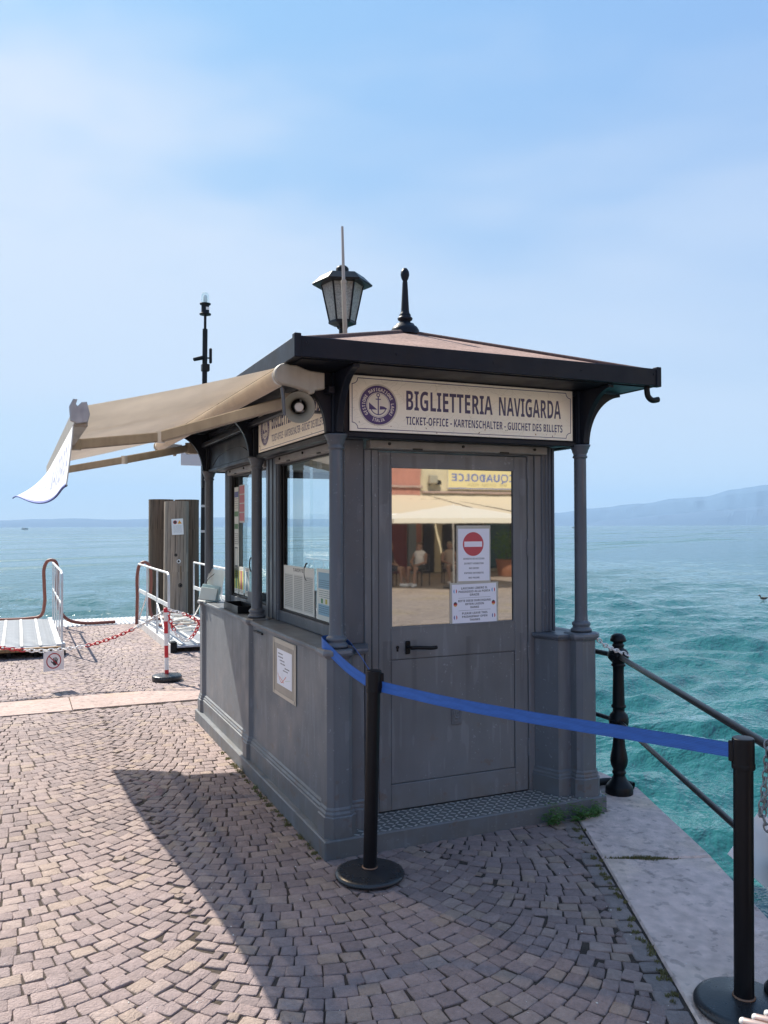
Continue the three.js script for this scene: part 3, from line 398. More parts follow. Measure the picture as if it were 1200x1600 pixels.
  put('finial', tidy(lathe([[0.092, 2.865], [0.090, 2.895], [0.078, 2.915], [0.062, 2.925], [0.058, 2.935], [0.036, 2.945], [0.032, 2.952], [0.046, 2.962], [0.049, 2.972], [0.040, 2.982], [0.034, 2.986], [0.038, 2.994], [0.030, 3.004], [0.026, 3.02], [0.0165, 3.205], [0.014, 3.212], [0.022, 3.226], [0.0285, 3.250], [0.026, 3.272], [0.014, 3.292], [0, 3.297]], [0.862, 0, -0.879], 24)), M.dark, K);
  put('finial', tidy(lathe([[0.04, 2.87], [0.036, 2.90], [0.02, 2.945], [0, 2.965]], [0.862, 0, -2.404], 16)), M.dark, K);
  mb().box(0.80, 0.91, 2.89, 2.955, -2.24, -2.14, 0.004).build('junction_box', M.beigePaint, K);
  mb().tube([[1.895, 2.452, 0.165], [1.895, 2.415, 0.165], [1.903, 2.385, 0.166], [1.93, 2.366, 0.168], [1.972, 2.372, 0.17]], 0.0165, 24, 12).build('gutter_spout', M.iron, K);
  mb().box(0.036, 0.050, 0.955, 0.966, -1.50, -1.30, 0.002).build('rail', M.dark, K);
}
// whip antenna fixed on the roof ridge
{ const t = thing('antenna', 'thin pale whip antenna standing on the kiosk roof ridge before the lantern', 'antenna', [0.862, 2.88, -1.92]); const p = (y, dx) => [0.862 + dx, y, -1.92]; put('foot', tidy(lathe([[0.022, 2.88], [0.022, 2.905], [0.012, 2.925], [0.006, 2.93]], [0.862, 0, -1.92], 12)), M.beigePaint, t); mb().bar(p(2.92, 0), p(3.10, -0.006), 0.007, 8).build('stem', M.beigePaint, t); mb().bar(p(3.09, -0.006), p(3.48, -0.018), 0.0175, 12).build('sleeve', M.beigePaint, t); mb().bar(p(3.475, -0.018), p(3.50, -0.018), 0.021, 12).build('collar', M.beigePaint, t); mb().bar(p(3.50, -0.018), p(3.905, -0.028), 0.0125, 10, 0.009).build('whip', std([0.36, 0.34, 0.32], { roughness: 0.5 }), t); }
// old lantern on its post behind the kiosk
{ const x = 1.535, z = -3.75, t = thing('street_lamp', 'old six-sided lantern with cloudy panes rising behind the kiosk roof', 'lantern', [x, 0, z]);
  put('post', tidy(lathe([[0.09, 0], [0.085, 0.5], [0.05, 0.6], [0.038, 3.2], [0.06, 3.3], [0.035, 3.36], [0.035, 3.6]], [x, 0, z], 16)), M.iron, t);
  const y0 = 3.66, y1 = 4.03, r0 = 0.125, r1 = 0.205, P = (k, r, y, e = 0) => [x + Math.sin(k * Math.PI / 3 + 0.22) * (r + e), y, z + Math.cos(k * Math.PI / 3 + 0.22) * (r + e)];
  const cg = (prof) => tidy(new THREE.LatheGeometry(prof.map(([r, y]) => new THREE.Vector2(r, y)), 6, 0.22).toNonIndexed().translate(x, 0, z)); const fl = (g) => { g.computeVertexNormals(); return g; };
  put('cage_base', fl(cg([[0.03, 3.585], [0.05, 3.60], [0.06, 3.625], [r0 + 0.012, 3.645], [r0 + 0.014, y0 + 0.01], [0.02, y0 + 0.011]])), M.iron, t);
  put('hood', fl(cg([[0.02, y1 - 0.004], [r1 + 0.012, y1 - 0.005], [0.293, y1 - 0.005], [0.300, y1 + 0.010], [0.215, y1 + 0.088], [0.08, y1 + 0.112], [0.078, y1 + 0.115]])), M.iron, t);
  put('chimney', tidy(lathe([[0.062, y1 + 0.105], [0.064, y1 + 0.165], [0.055, y1 + 0.18], [0.035, y1 + 0.195], [0, y1 + 0.20]], [x, 0, z], 16)), M.iron, t);
  for (let k = 0; k < 6; k++) { const a = P(k, r0, y0), b = P(k + 1, r0, y0), c = P(k + 1, r1, y1), d = P(k, r1, y1); put('pane', boxUV(flat([...a, ...b, ...c, ...a, ...c, ...d])), M.frost, t); mb().bar(P(k, r0, y0), P(k, r1, y1), 0.0095, 6).build('glazing_bar', M.iron, t); }
  mb().bar([x, 3.67, z], [x, 3.78, z], 0.02, 8).build('lamp_socket', M.whitePl, t); put('bulb', tidy(new THREE.SphereGeometry(0.045, 12, 10).translate(x, 3.84, z)), M.whitePl, t);
}

// ---------------------------------------------------------------- signs, awning, loudspeaker and papers on the kiosk
const INK = '#1f2058';
const signPrint = (crackle) => printed(2048, 430, (c, w, h) => {
  c.fillStyle = '#f3ecdc'; c.fillRect(0, 0, w, h);
  c.strokeStyle = 'rgba(90,80,60,0.30)'; seed = 4242 + crackle; for (let i = 0; i < 260; i++) { let x = rr(0, w), y = rr(0, h), a = rr(0, 6.3); c.lineWidth = rr(0.5, 1.6); c.beginPath(); c.moveTo(x, y); for (let k = 0; k < 9; k++) { a += rr(-0.7, 0.7); x += Math.cos(a) * 16; y += Math.sin(a) * 11; c.lineTo(x, y); } c.stroke(); }
  c.strokeStyle = INK; c.lineWidth = 5; const m = 20, r = 46; c.beginPath(); c.moveTo(m + r, m); c.lineTo(w - m - r, m); c.arc(w - m, m, r, Math.PI, Math.PI / 2, true); c.lineTo(w - m, h - m - r); c.arc(w - m, h - m, r, -Math.PI / 2, Math.PI, true); c.lineTo(m + r, h - m); c.arc(m, h - m, r, 0, -Math.PI / 2, true); c.lineTo(m, m + r); c.arc(m, m, r, Math.PI / 2, 0, true); c.stroke();
  const X = 236, Y = 222, R = 152; c.fillStyle = '#c9c3b4'; c.beginPath(); c.arc(X, Y, R + 12, 0, 7); c.fill(); c.fillStyle = '#2a1d66'; c.beginPath(); c.arc(X, Y, R, 0, 7); c.fill();
  c.fillStyle = '#2a1d66'; c.strokeStyle = '#e4dfd2'; c.lineWidth = 5; c.beginPath(); c.arc(X, Y, R * 0.63, 0, 7); c.stroke(); c.fillStyle = '#ddd8cc'; c.beginPath(); c.arc(X, Y, R * 0.60, 0, 7); c.fill();
  c.fillStyle = '#2a1d66'; c.beginPath(); c.moveTo(X - 78, Y - 18); c.lineTo(X - 8, Y + 36); c.lineTo(X - 76, Y + 36); c.closePath(); c.fill(); c.beginPath(); c.moveTo(X + 12, Y + 8); c.quadraticCurveTo(X + 50, Y + 2, X + 78, Y + 28); c.lineTo(X + 12, Y + 34); c.closePath(); c.fill();
  c.strokeStyle = '#2a1d66'; c.lineWidth = 9; c.beginPath(); c.moveTo(X, Y - 66); c.lineTo(X, Y + 74); c.stroke(); c.lineWidth = 7; c.beginPath(); c.arc(X, Y - 78, 12, 0, 7); c.stroke(); c.beginPath(); c.moveTo(X - 22, Y - 46); c.lineTo(X + 22, Y - 46); c.stroke(); c.beginPath(); c.arc(X, Y + 10, 64, 0.25, Math.PI - 0.25); c.stroke();
  c.fillStyle = '#e6e1d6'; c.font = 'bold 35px sans-serif'; const ring = (s, a0, a1, rad, flip) => { const n = s.length; for (let i = 0; i < n; i++) { const a = lerp(a0, a1, i / (n - 1)); c.save(); c.translate(X + Math.cos(a) * rad, Y + Math.sin(a) * rad); c.rotate(a + (flip ? -Math.PI / 2 : Math.PI / 2)); c.scale(0.82, 1); c.textAlign = 'center'; c.fillText(s[i], 0, flip ? 24 : 0); c.restore(); } };
  ring('GESTIONE NAVIGAZIONE LAGHI', Math.PI * 0.80, Math.PI * 2.19, R * 0.72); ring('ITALIA', Math.PI * 0.615, Math.PI * 0.385, R * 0.70, true);
  c.fillStyle = '#1a1a58'; fitText(c, 'BIGLIETTERIA', 463, 246, 214, 792, 'bold', 'left'); fitText(c, 'NAVIGARDA', 1306, 246, 214, 622, 'bold', 'left');
  fitText(c, 'TICKET-OFFICE - KARTENSCHALTER - GUICHET DES BILLETS', 470, 362, 88, 1476, 'bold', 'left');
  for (let i = 0; i < 14; i++) { c.fillStyle = rand() < 0.5 ? '#3a332a' : '#8a5a3a'; c.beginPath(); c.ellipse(rr(20, w - 20), rr(h - 90, h - 10), rr(2, 9), rr(2, 5), rr(0, 3), 0, 7); c.fill(); }
}, { roughness: 0.3 });
sheet('enamel_sign', 'cream enamel ticket office sign over the door with a round blue anchor emblem', 'sign', [0.8635, 2.286, -0.082], 1.392, 0.289, signPrint(1), { mat: M.trim, thick: 0.006 });
sheet('enamel_sign', 'cream enamel ticket office sign partly hidden by the loudspeaker under the awning', 'sign', [0.082, 2.286, -0.848], 1.356, 0.289, signPrint(2), { mat: M.trim, thick: 0.006, turn: -Math.PI / 2 });
{ // awning
  const t = thing('awning', 'beige folding-arm awning stretched out from the kiosk with a white lettered valance', 'awning', [-0.03, 2.3, -1.9]);
  const zn = 0.015, zf = -3.86, tx = -0.212, ty = 2.386, bx = -1.135, by = 2.145;
  mb().bar([tx, ty, zn - 0.03], [tx, ty, zf], 0.044, 20).build('roller_tube', M.fabric, t); mb().bar([tx, ty, zn - 0.05], [tx, ty, zn - 0.012], 0.0465, 20).build('collar', M.alu, t);
  { const s = new THREE.Shape(); s.moveTo(-0.012, 2.328); s.lineTo(-0.012, 2.403); s.lineTo(-0.075, 2.408); s.bezierCurveTo(-0.11, 2.41, -0.13, 2.425, -0.155, 2.431); s.absarc(tx, ty, 0.050, Math.PI * 0.35, Math.PI * 1.45, false); s.bezierCurveTo(-0.16, 2.335, -0.13, 2.318, -0.09, 2.312); s.lineTo(-0.082, 2.300); s.lineTo(-0.066, 2.303); s.lineTo(-0.06, 2.318); s.closePath(); const g = new THREE.ExtrudeGeometry(s, { depth: 0.03, bevelEnabled: true, bevelSize: 0.008, bevelThickness: 0.008, bevelOffset: -0.006, bevelSegments: 2 }); g.translate(0, 0, zn - 0.012); const g2 = g.clone().translate(0, 0, zf - zn); put('end_bracket', tidy(g), M.beigePaint, t); put('end_bracket', tidy(g2), M.beigePaint, t); }
  mb().box(0.03, 0.066, 2.318, 2.355, zf, -0.02, 0.004).build('mounting_rail', M.dark, t);
  { const c = mb().tube([[-0.212, 2.34, -0.012], [-0.214, 2.325, -0.008], [-0.216, 2.31, -0.004]], 0.004, 8, 6); c.bar([-0.214, 2.325, -0.006], [-0.205, 2.19, 0.0], 0.0105, 10, 0.008); c.build('crank_loop', std([0.11, 0.11, 0.115], { roughness: 0.4, metalness: 0.5 }), t); }
  const pos = [], N = 24, Mz = 30, P = (i, j) => { const u = i / N, w = j / Mz; return [lerp(tx - 0.02, bx + 0.01, u), lerp(ty + 0.042, by + 0.045, u) - 0.007 * Math.sin(Math.PI * u) - 0.006 * Math.sin(w * Math.PI) * u, lerp(zn - 0.055, zf + 0.04, w)]; };
  for (let i = 0; i < N; i++) for (let j = 0; j < Mz; j++) { const a = P(i, j), b = P(i + 1, j), c = P(i + 1, j + 1), d = P(i, j + 1); pos.push(...a, ...b, ...c, ...a, ...c, ...d); }
  const g = flat(pos); put('canopy', tidy(g), M.fabric, t);
  for (const z of [-1.27, -2.55]) { const q = []; for (let i = 0; i < N; i++) { const w = (z - zn + 0.055) / (zf + 0.04 - zn + 0.055), a = P(i, w * Mz), b = P(i + 1, w * Mz); q.push(a[0], a[1] - 0.002, z, b[0], b[1] - 0.002, z, b[0], b[1] - 0.002, z - 0.02, a[0], a[1] - 0.002, z, b[0], b[1] - 0.002, z - 0.02, a[0], a[1] - 0.002, z - 0.02); } put('seam', boxUV(flat(q)), M.fabric, t); }
  const bar_ = mb().box(bx - 0.032, bx + 0.026, by - 0.055, by + 0.035, zf, zn - 0.002, 0.006).build('front_bar', M.beigePaint, t);
  { const s = new THREE.Shape(); const k = (x, y) => [bx + x, by + y]; s.moveTo(...k(-0.045, -0.03)); s.lineTo(...k(-0.05, 0.03)); s.lineTo(...k(-0.035, 0.062)); s.lineTo(...k(-0.022, 0.062)); s.lineTo(...k(-0.028, 0.042)); s.lineTo(...k(-0.018, 0.03)); s.lineTo(...k(0.0, 0.05)); s.lineTo(...k(0.018, 0.052)); s.lineTo(...k(0.03, 0.0)); s.lineTo(...k(0.022, -0.032)); s.lineTo(...k(-0.02, -0.04)); s.closePath(); const e = new THREE.ExtrudeGeometry(s, { depth: 0.012, bevelEnabled: true, bevelSize: 0.003, bevelThickness: 0.003, bevelSegments: 1 }); e.translate(0, 0, zn + 0.002); put('end_cap', tidy(e), M.galv, bar_); }
  const beam = (a, b, w, h) => { const d = V(...b).sub(V(...a)), l = d.length(), g = cbox(-l / 2, l / 2, -h / 2, h / 2, -w / 2, w / 2, 0.006), x = d.clone().normalize(), zz = x.clone().cross(V(0, 1, 0)).normalize(), y = zz.clone().cross(x); g.applyMatrix4(new THREE.Matrix4().makeBasis(x, y, zz)); g.translate((a[0] + b[0]) / 2, (a[1] + b[1]) / 2, (a[2] + b[2]) / 2); return g; };
  for (const [s, e, f] of [[[-0.03, 2.335, -0.50], [-0.64, 2.168, -1.02], [-1.10, 2.100, -0.93]], [[-0.03, 2.335, -3.42], [-0.60, 2.195, -3.14], [-1.11, 2.095, -3.24]]]) {
    const arm = mb().add(beam(s, e, 0.036, 0.062)).build('arm', M.beigePaint, t); mb().add(beam(e, f, 0.032, 0.056)).build('forearm', M.beigePaint, t);
    mb().bar([e[0], e[1] - 0.032, e[2]], [e[0], e[1] + 0.032, e[2]], 0.026, 14).build('elbow', M.alu, arm); mb().bar([f[0], f[1] - 0.03, f[2]], [f[0], f[1] + 0.03, f[2]], 0.026, 14).build('wrist', M.beigePaint, t);
    mb().bar([s[0], s[1] - 0.045, s[2]], [s[0], s[1] + 0.045, s[2]], 0.03, 14).box(s[0], 0.05, s[1] - 0.05, s[1] + 0.05, s[2] - 0.035, s[2] + 0.035, 0.005).build('shoulder', M.beigePaint, t);
  }
  { const q = [], uv = [], n = 40, m = 10; const E = (i, j) => { const u = i / n, v = j / m, far = 1 - u, out = Math.pow(far, 1.25), L = lerp(0.275, 0.33, out), ang = out * 0.83 + 0.10 * Math.sin(u * 7.5) * (1 - far * 0.3), z = lerp(zf, zn - 0.005, u); const s = v * L; return [bx - 0.034 - Math.sin(ang * (0.75 + 0.35 * v)) * s, by - 0.045 - Math.cos(ang * (0.75 + 0.35 * v)) * s + 0.012 * Math.sin(u * 9) * v, z]; };
    const Q = (i, j) => { q.push(...E(i, j)); uv.push(i / n, 1 - j / m); }; for (let i = 0; i < n; i++) for (let j = 0; j < m; j++) { Q(i, j); Q(i, j + 1); Q(i + 1, j + 1); Q(i, j); Q(i + 1, j + 1); Q(i + 1, j); }
    const vg = flat(q); vg.setAttribute('uv', new THREE.Float32BufferAttribute(uv, 2));
    const vm = phys('#ffffff', { map: canvas(2048, 170, (c, w, h) => { c.fillStyle = '#e9e9e6'; c.fillRect(0, 0, w, h); c.fillStyle = '#2b4f94'; fitText(c, 'NAVIGARDA', 1130, 128, 128, 820, 'bold', 'left'); c.fillStyle = '#3b6fae'; fitText(c, 'NAVIGAZIONE', 470, 118, 84, 560, 'bold', 'left'); c.lineWidth = 14; c.strokeStyle = '#2e8a5a'; c.beginPath(); c.arc(260, 150, 100, 3.4, 6.0); c.stroke(); c.strokeStyle = '#b8334a'; c.beginPath(); c.arc(240, 170, 110, 3.4, 5.9); c.stroke(); c.fillStyle = '#2440a0'; c.fillRect(0, h - 8, w, 8); }), roughness: 0.8, transmission: 0.35, thickness: 0, side: THREE.DoubleSide });
    put('valance', tidy(vg, true), vm, t); const hem = []; for (let i = 0; i <= n; i++) hem.push(E(i, m)); mb().tube(hem, 0.006, 60, 6).build('hem', std([0.03, 0.07, 0.32], { roughness: 0.7 }), t); const ed = []; for (let j = 0; j <= m; j++) ed.push(E(n, j)); mb().tube(ed, 0.003, 12, 5).build('hem', M.rope, t); }
}
{ // horn loudspeaker
  const c = [-0.092, 2.252, -0.115], t = thing('loudspeaker', 'pale round horn loudspeaker hanging under the awning bracket', 'loudspeaker', c);
  const aim = new THREE.Quaternion().setFromUnitVectors(V(0, 1, 0), V(-0.27, -0.20, 1).normalize()), at = (g) => tidy(g.applyQuaternion(aim).translate(...c)), L = (p, s = 40) => lathe(p, [0, 0, 0], s);
  put('horn', at(L([[0.030, -0.15], [0.034, -0.10], [0.044, -0.06], [0.060, -0.022], [0.079, -0.002], [0.0805, 0.002], [0.078, 0.004], [0.060, -0.012], [0.046, -0.034], [0.040, -0.060], [0.0385, -0.075]])), M.horn, t);
  put('throat', at(L([[0, -0.088], [0.039, -0.088], [0.039, -0.06]])), M.rubber, t); put('reflex_cone', at(L([[0.026, -0.085], [0.024, -0.05], [0.022, -0.022], [0, -0.022]])), std([0.14, 0.135, 0.12], { roughness: 0.6 }), t); put('centre_cap', at(L([[0.0225, -0.03], [0.0225, -0.016], [0.019, -0.012], [0, -0.011]])), std([0.62, 0.61, 0.58], { roughness: 0.5 }), t);
  put('driver_housing', at(L([[0, -0.21], [0.036, -0.21], [0.042, -0.20], [0.042, -0.15], [0.03, -0.145]])), M.horn, t); mb().box(-0.09, 0.09, 2.235, 2.25, -0.20, -0.18, 0.003).bar([-0.06, 2.24, -0.19], [-0.06, 2.38, -0.19], 0.006, 8).build('yoke', M.galv, t);
  mb().tube([[-0.05, 2.26, -0.26], [0.0, 2.33, -0.2], [0.05, 2.34, -0.15], [0.09, 2.32, -0.1]], 0.004, 20, 6).build('cable', M.rubber, t);
}
const lines = (c, x, y, w, n, step, shade = '#666', h = 5) => { c.fillStyle = shade; for (let i = 0; i < n; i++) { let p = x; while (p < x + w) { const l = rr(14, 60); c.fillRect(p, y + i * step, Math.min(l, x + w - p), h); p += l + 9; } } };
// laminated papers on the door glass
{ const t = sheet('notice', 'white no-entry notice with a big red disc taped on the door glass', 'notice', [1.0045, 1.484, -0.2685], 0.206, 0.300, printed(560, 816, (c, w, h) => {
    c.fillStyle = '#e6e6f0'; c.fillRect(0, 0, w, h); c.fillStyle = '#bf4a55'; c.beginPath(); c.arc(w * 0.48, 240, 186, 0, 7); c.fill(); c.fillStyle = '#e9e4ee'; c.fillRect(w * 0.48 - 160, 200, 320, 84); c.fillStyle = '#3a3a44'; ['DIVIETO DI ACCESSO', 'ZUTRITT VERBOTEN', 'NO ENTRY', 'ENTREE INTERDITE', 'NO PASAR'].forEach((s, i) => fitText(c, s, w * 0.5, 482 + i * 74, 36, [380, 350, 180, 350, 200][i])); }), { thick: 0.0012 });
  mb().box(0.893, 1.116, 1.322, 1.652, -0.2718, -0.2705, 0.0004).build('plastic_sleeve', M.plastic, t); }
{ const t = sheet('notice', 'white door-clearance notice in three languages under the red disc notice', 'notice', [1.0065, 1.207, -0.2668], 0.292, 0.222, printed(1000, 760, (c, w, h) => {
    c.fillStyle = '#e4e4ee'; c.fillRect(0, 0, w, h); c.fillStyle = '#2c2c36'; const L = [['LASCIARE LIBERO IL', 100, 600], ['PASSAGGIO ALLA PORTA', 165, 720], ['GRAZIE', 230, 220], ['BITTE DIESE DURCHGANG', 345, 740], ['OFFEN LASSEN', 410, 430], ['DANKE', 475, 200], ['PLEASE LEAVE THIS', 590, 580], ['PASSAGEWAY OPEN', 655, 580], ['THANKS', 720, 240]]; for (const [s, y, m] of L) fitText(c, s, 500, y, 58, m); c.fillRect(140, 265, 720, 4); c.fillRect(140, 510, 720, 4);
    for (const x of [70, 930]) { for (const [y, k] of [[130, ['#5b9ad0', '#eeeef2', '#c05058']], [385, ['#2a2a30', '#b03038', '#d8a860']], [640, ['#5060a0', '#e8e8ee', '#c05058']]]) { c.save(); c.beginPath(); c.ellipse(x, y, 40, 46, 0, 0, 7); c.clip(); k.forEach((q, i) => { c.fillStyle = q; if (y === 385) c.fillRect(x - 45, y - 46 + i * 31, 90, 31); else c.fillRect(x - 45 + i * 30, y - 46, 30, 92); }); c.restore(); } } }), { thick: 0.0012, roll: 0.012 });
  mb().box(0.848, 1.166, 1.084, 1.326, -0.2702, -0.2689, 0.0004).build('plastic_sleeve', M.plastic, t); }
{ const t = sheet('notice', 'white letter with an orange doodle in a brown-edged plastic pocket below the counter', 'notice', [0.0505, 0.808, -0.845], 0.295, 0.212, printed(800, 580, (c, w, h) => { c.save(); c.fillStyle = '#dfe2ec'; c.fillRect(0, 0, w, h); c.fillStyle = '#56565f'; seed = 991; [[60, 60], [70, 115], [150, 165], [190, 215], [420, 265], [330, 310]].forEach(([x, y]) => lines(c, x, y, 260, 1, 40, '#50505a', 20)); c.strokeStyle = '#c8502a'; c.lineWidth = 14; c.beginPath(); c.moveTo(40, 400); c.quadraticCurveTo(220, 590, 330, 500); c.lineTo(500, 400); c.moveTo(140, 450); c.lineTo(380, 520); c.stroke(); c.strokeStyle = '#9ab08a'; c.lineWidth = 5; c.beginPath(); c.moveTo(260, 380); c.lineTo(340, 500); c.moveTo(440, 480); c.lineTo(720, 430); c.stroke(); c.restore(); }), { turn: -Math.PI / 2, thick: 0.001 });
  mb().box(0.0512, 0.0532, 0.632, 0.976, -1.078, -0.622, 0.0005).build('plastic_pocket', std([0.30, 0.275, 0.235], { roughness: 0.35, map: sized(T.mottle, 0.4) }), t);
  mb().box(0.0485, 0.051, 0.634, 0.974, -1.078, -1.060, 0.0005).box(0.0485, 0.051, 0.634, 0.974, -0.640, -0.622, 0.0005).box(0.0485, 0.051, 0.945, 0.974, -1.05, -0.65, 0.0005).box(0.0485, 0.051, 0.634, 0.655, -1.05, -0.65, 0.0005).build('tape', std([0.42, 0.38, 0.31], { roughness: 0.3 }), t); }
// papers behind the ticket windows
const W_ = -Math.PI / 2;
sheet('fare_poster', 'wide white fare table standing behind the nearest ticket window', 'poster', [0.2325, 1.250, -1.14], 0.62, 0.29, translit(1240, 600, (c, w, h) => { c.fillStyle = '#eef2ee'; c.fillRect(0, 0, w, h); c.fillStyle = '#333'; fitText(c, 'TARIFFE', 620, 70, 64, 420); seed = 77; for (const x of [40, 440, 840]) { c.fillStyle = '#d5dbd8'; c.fillRect(x, 110, 360, 460); lines(c, x + 15, 130, 330, 18, 24, '#7b8285', 7); } }), { turn: W_, thick: 0.0006, mat: M.platePl, group: undefined });
sheet('fare_poster', 'white and sky-blue timetable sheet next to the near corner column', 'poster', [0.2325, 1.252, -0.60], 0.37, 0.30, translit(740, 600, (c, w, h) => { c.fillStyle = '#e8f1ee'; c.fillRect(0, 0, w, h); c.fillStyle = '#8fc4de'; c.fillRect(60, 40, 620, 190); c.fillRect(60, 410, 620, 130); c.fillStyle = '#2a6ca0';  seed = 78; lines(c, 90, 130, 560, 4, 24, '#4d7f9c', 8); lines(c, 90, 250, 560, 4, 24, '#6a8a90', 8); lines(c, 90, 430, 560, 4, 24, '#4d7f9c', 8); c.fillStyle = '#3f9a60'; c.fillRect(150, 345, 70, 56); c.fillStyle = '#c8c050'; c.fillRect(300, 345, 70, 56); }), { turn: W_, thick: 0.0006, mat: M.platePl });
sheet('sticker_strip', 'tall strip of white, blue and green stickers inside the far ticket window', 'stickers', [0.2325, 1.60, -2.76], 0.135, 0.74, translit(220, 1200, (c, w, h) => { c.fillStyle = '#dfe6e2'; c.fillRect(0, 0, w, h); seed = 79; c.fillStyle = '#2a50a0'; c.fillRect(8, 60, 204, 74); c.fillStyle = '#1f8048'; c.fillRect(8, 320, 204, 66); c.fillRect(8, 484, 204, 66); lines(c, 12, 150, 190, 5, 30, '#75808a', 9); lines(c, 12, 610, 190, 6, 26, '#2f3a44', 10); c.fillStyle = '#31505c'; c.fillRect(20, 790, 170, 260); c.fillStyle = '#cfd8d4'; c.fillRect(34, 806, 140, 220); lines(c, 12, 1080, 190, 4, 26, '#2f3a44', 10); }), { turn: W_, thick: 0.0006, mat: M.platePl });
sheet('sticker_strip', 'pink price sheet hung high inside the far ticket window', 'stickers', [0.2325, 1.83, -2.58], 0.17, 0.30, translit(280, 500, (c, w, h) => { c.fillStyle = '#cfcfd4'; c.fillRect(0, 0, w, h); for (let i = 0; i < 4; i++) { c.fillStyle = '#c46c82'; c.fillRect(10, 12 + i * 120, 260, 104); } }), { turn: W_, thick: 0.0006, mat: M.platePl });
for (const [z, c0, c1, lab] of [[-2.76, '#c8cc3e', '#3c9a4c', 'yellow-green leaflet standing lowest at the edge of the far ticket window'], [-2.60, '#d8d23a', '#b83030', 'leaflet with a red middle stripe at the foot of the far ticket window'], [-2.42, '#d8e2e0', '#4a88a4', 'pale leaflet with blue lines behind the counter tray']]) sheet('leaflet', lab, 'leaflet', [0.2325, 1.22, z], 0.13, 0.22, translit(260, 440, (c, w, h) => { c.fillStyle = '#e6ece8'; c.fillRect(0, 0, w, h); c.fillStyle = c0; c.fillRect(0, 60, w, 300); c.fillStyle = c1; c.fillRect(70, 60, 110, 300); seed = 80; lines(c, 14, 14, 230, 2, 22, '#555', 8); lines(c, 14, 375, 230, 2, 22, '#555', 8); }), { turn: W_, thick: 0.0006, mat: M.platePl, tilt: 0 });
{ const t = thing('counter_tray', 'dark open metal tray on the counter below the far ticket window', 'tray', [0.13, 1.02, -2.2]); const m = mb().box(0.06, 0.20, 1.0205, 1.026, -2.46, -2.02, 0.001); for (const [a, b, c, d] of [[0.06, 0.068, -2.46, -2.02], [0.192, 0.20, -2.46, -2.02], [0.068, 0.192, -2.46, -2.452], [0.068, 0.192, -2.028, -2.02]]) m.box(a, b, 1.026, 1.075, c, d, 0.002); m.build('tray', M.iron, t); mb().box(0.205, 0.212, 1.021, 1.16, -2.30, -2.0, 0.002).build('back_plate', M.greyStep, t); }
{ const t = thing('leaflet_holder', 'clear acrylic leaflet holder with pale blue sheets at the far end of the counter', 'leaflet holder', [0.07, 1.02, -3.08]);
  const lean = (g) => { g.rotateX(-0.28); g.rotateY(-0.45); g.rotateZ(-0.16); g.translate(0.085, 1.022, -3.06); return tidy(g); };
  put('back_sheet', lean(cbox(-0.07, 0.07, 0, 0.285, -0.004, 0, 0.001)), phys([0.86, 0.90, 0.89], { transmission: 0.5, thickness: 0, roughness: 0.25 }), t); put('leaflet', lean(cbox(-0.09, 0.06, 0.0, 0.135, 0.012, 0.034, 0.003)), std([0.42, 0.62, 0.68], { roughness: 0.35 }), t); put('leaflet', lean(cbox(-0.092, 0.05, 0.0, 0.105, 0.038, 0.052, 0.003)), std([0.62, 0.74, 0.76], { roughness: 0.35 }), t);
  mb().tube([[0.07, 1.14, -3.12], [0.055, 1.20, -3.05], [0.10, 1.26, -2.98]], 0.003, 16, 5).build('strap', M.rubber, t); }

// ---------------------------------------------------------------- belt posts, lake railing, chains
function beltPost(label, x, z, h, lean, slots) {
  const t = thing('belt_post', label, 'belt post', [x, 0, z], 'belt barrier posts');
  put('base_disc', tidy(lathe([[0, 0.004], [0.155, 0.004], [0.163, 0.010], [0.164, 0.018], [0.158, 0.028], [0.14, 0.034], [0.045, 0.040], [0.038, 0.046], [0, 0.046]], [x, 0, z], 56)), M.baseDisc, t);
  put('base_ring', tidy(lathe([[0.0345, 0.044], [0.0385, 0.047], [0.037, 0.051], [0.033, 0.052]], [x, 0, z], 28)), std([0.20, 0.12, 0.08], { roughness: 0.6, metalness: 0.4 }), t);
  mb().bar([x, 0.045, z], [x + lean * 0.92, h - 0.09, z], 0.0325, 28).build('pole', M.black, t);
  const c = mb(); c.add(lathe([[0.0375, h - 0.105], [0.0385, h - 0.100], [0.0385, h - 0.088], [0.0365, h - 0.086], [0.0365, h - 0.004], [0.034, h], [0, h]], [x + lean, 0, z], 28)); for (const [dx, dz] of slots) c.box(x + lean + dx * 0.036 - 0.010, x + lean + dx * 0.036 + 0.010, h - 0.083, h - 0.012, z + dz * 0.036 - 0.010, z + dz * 0.036 + 0.010, 0.003); c.build('belt_head', M.black, t);
  return t;
}
beltPost('black belt post on a round base in front of the kiosk step', 0.132, 0.256, 0.968, 0.024, [[0.8, 0.6], [-0.5, -0.85]]);
beltPost('black belt post half standing on the pale quay stone nearest the water', 0.878, 1.766, 0.922, 0.008, [[-0.75, -0.65]]);
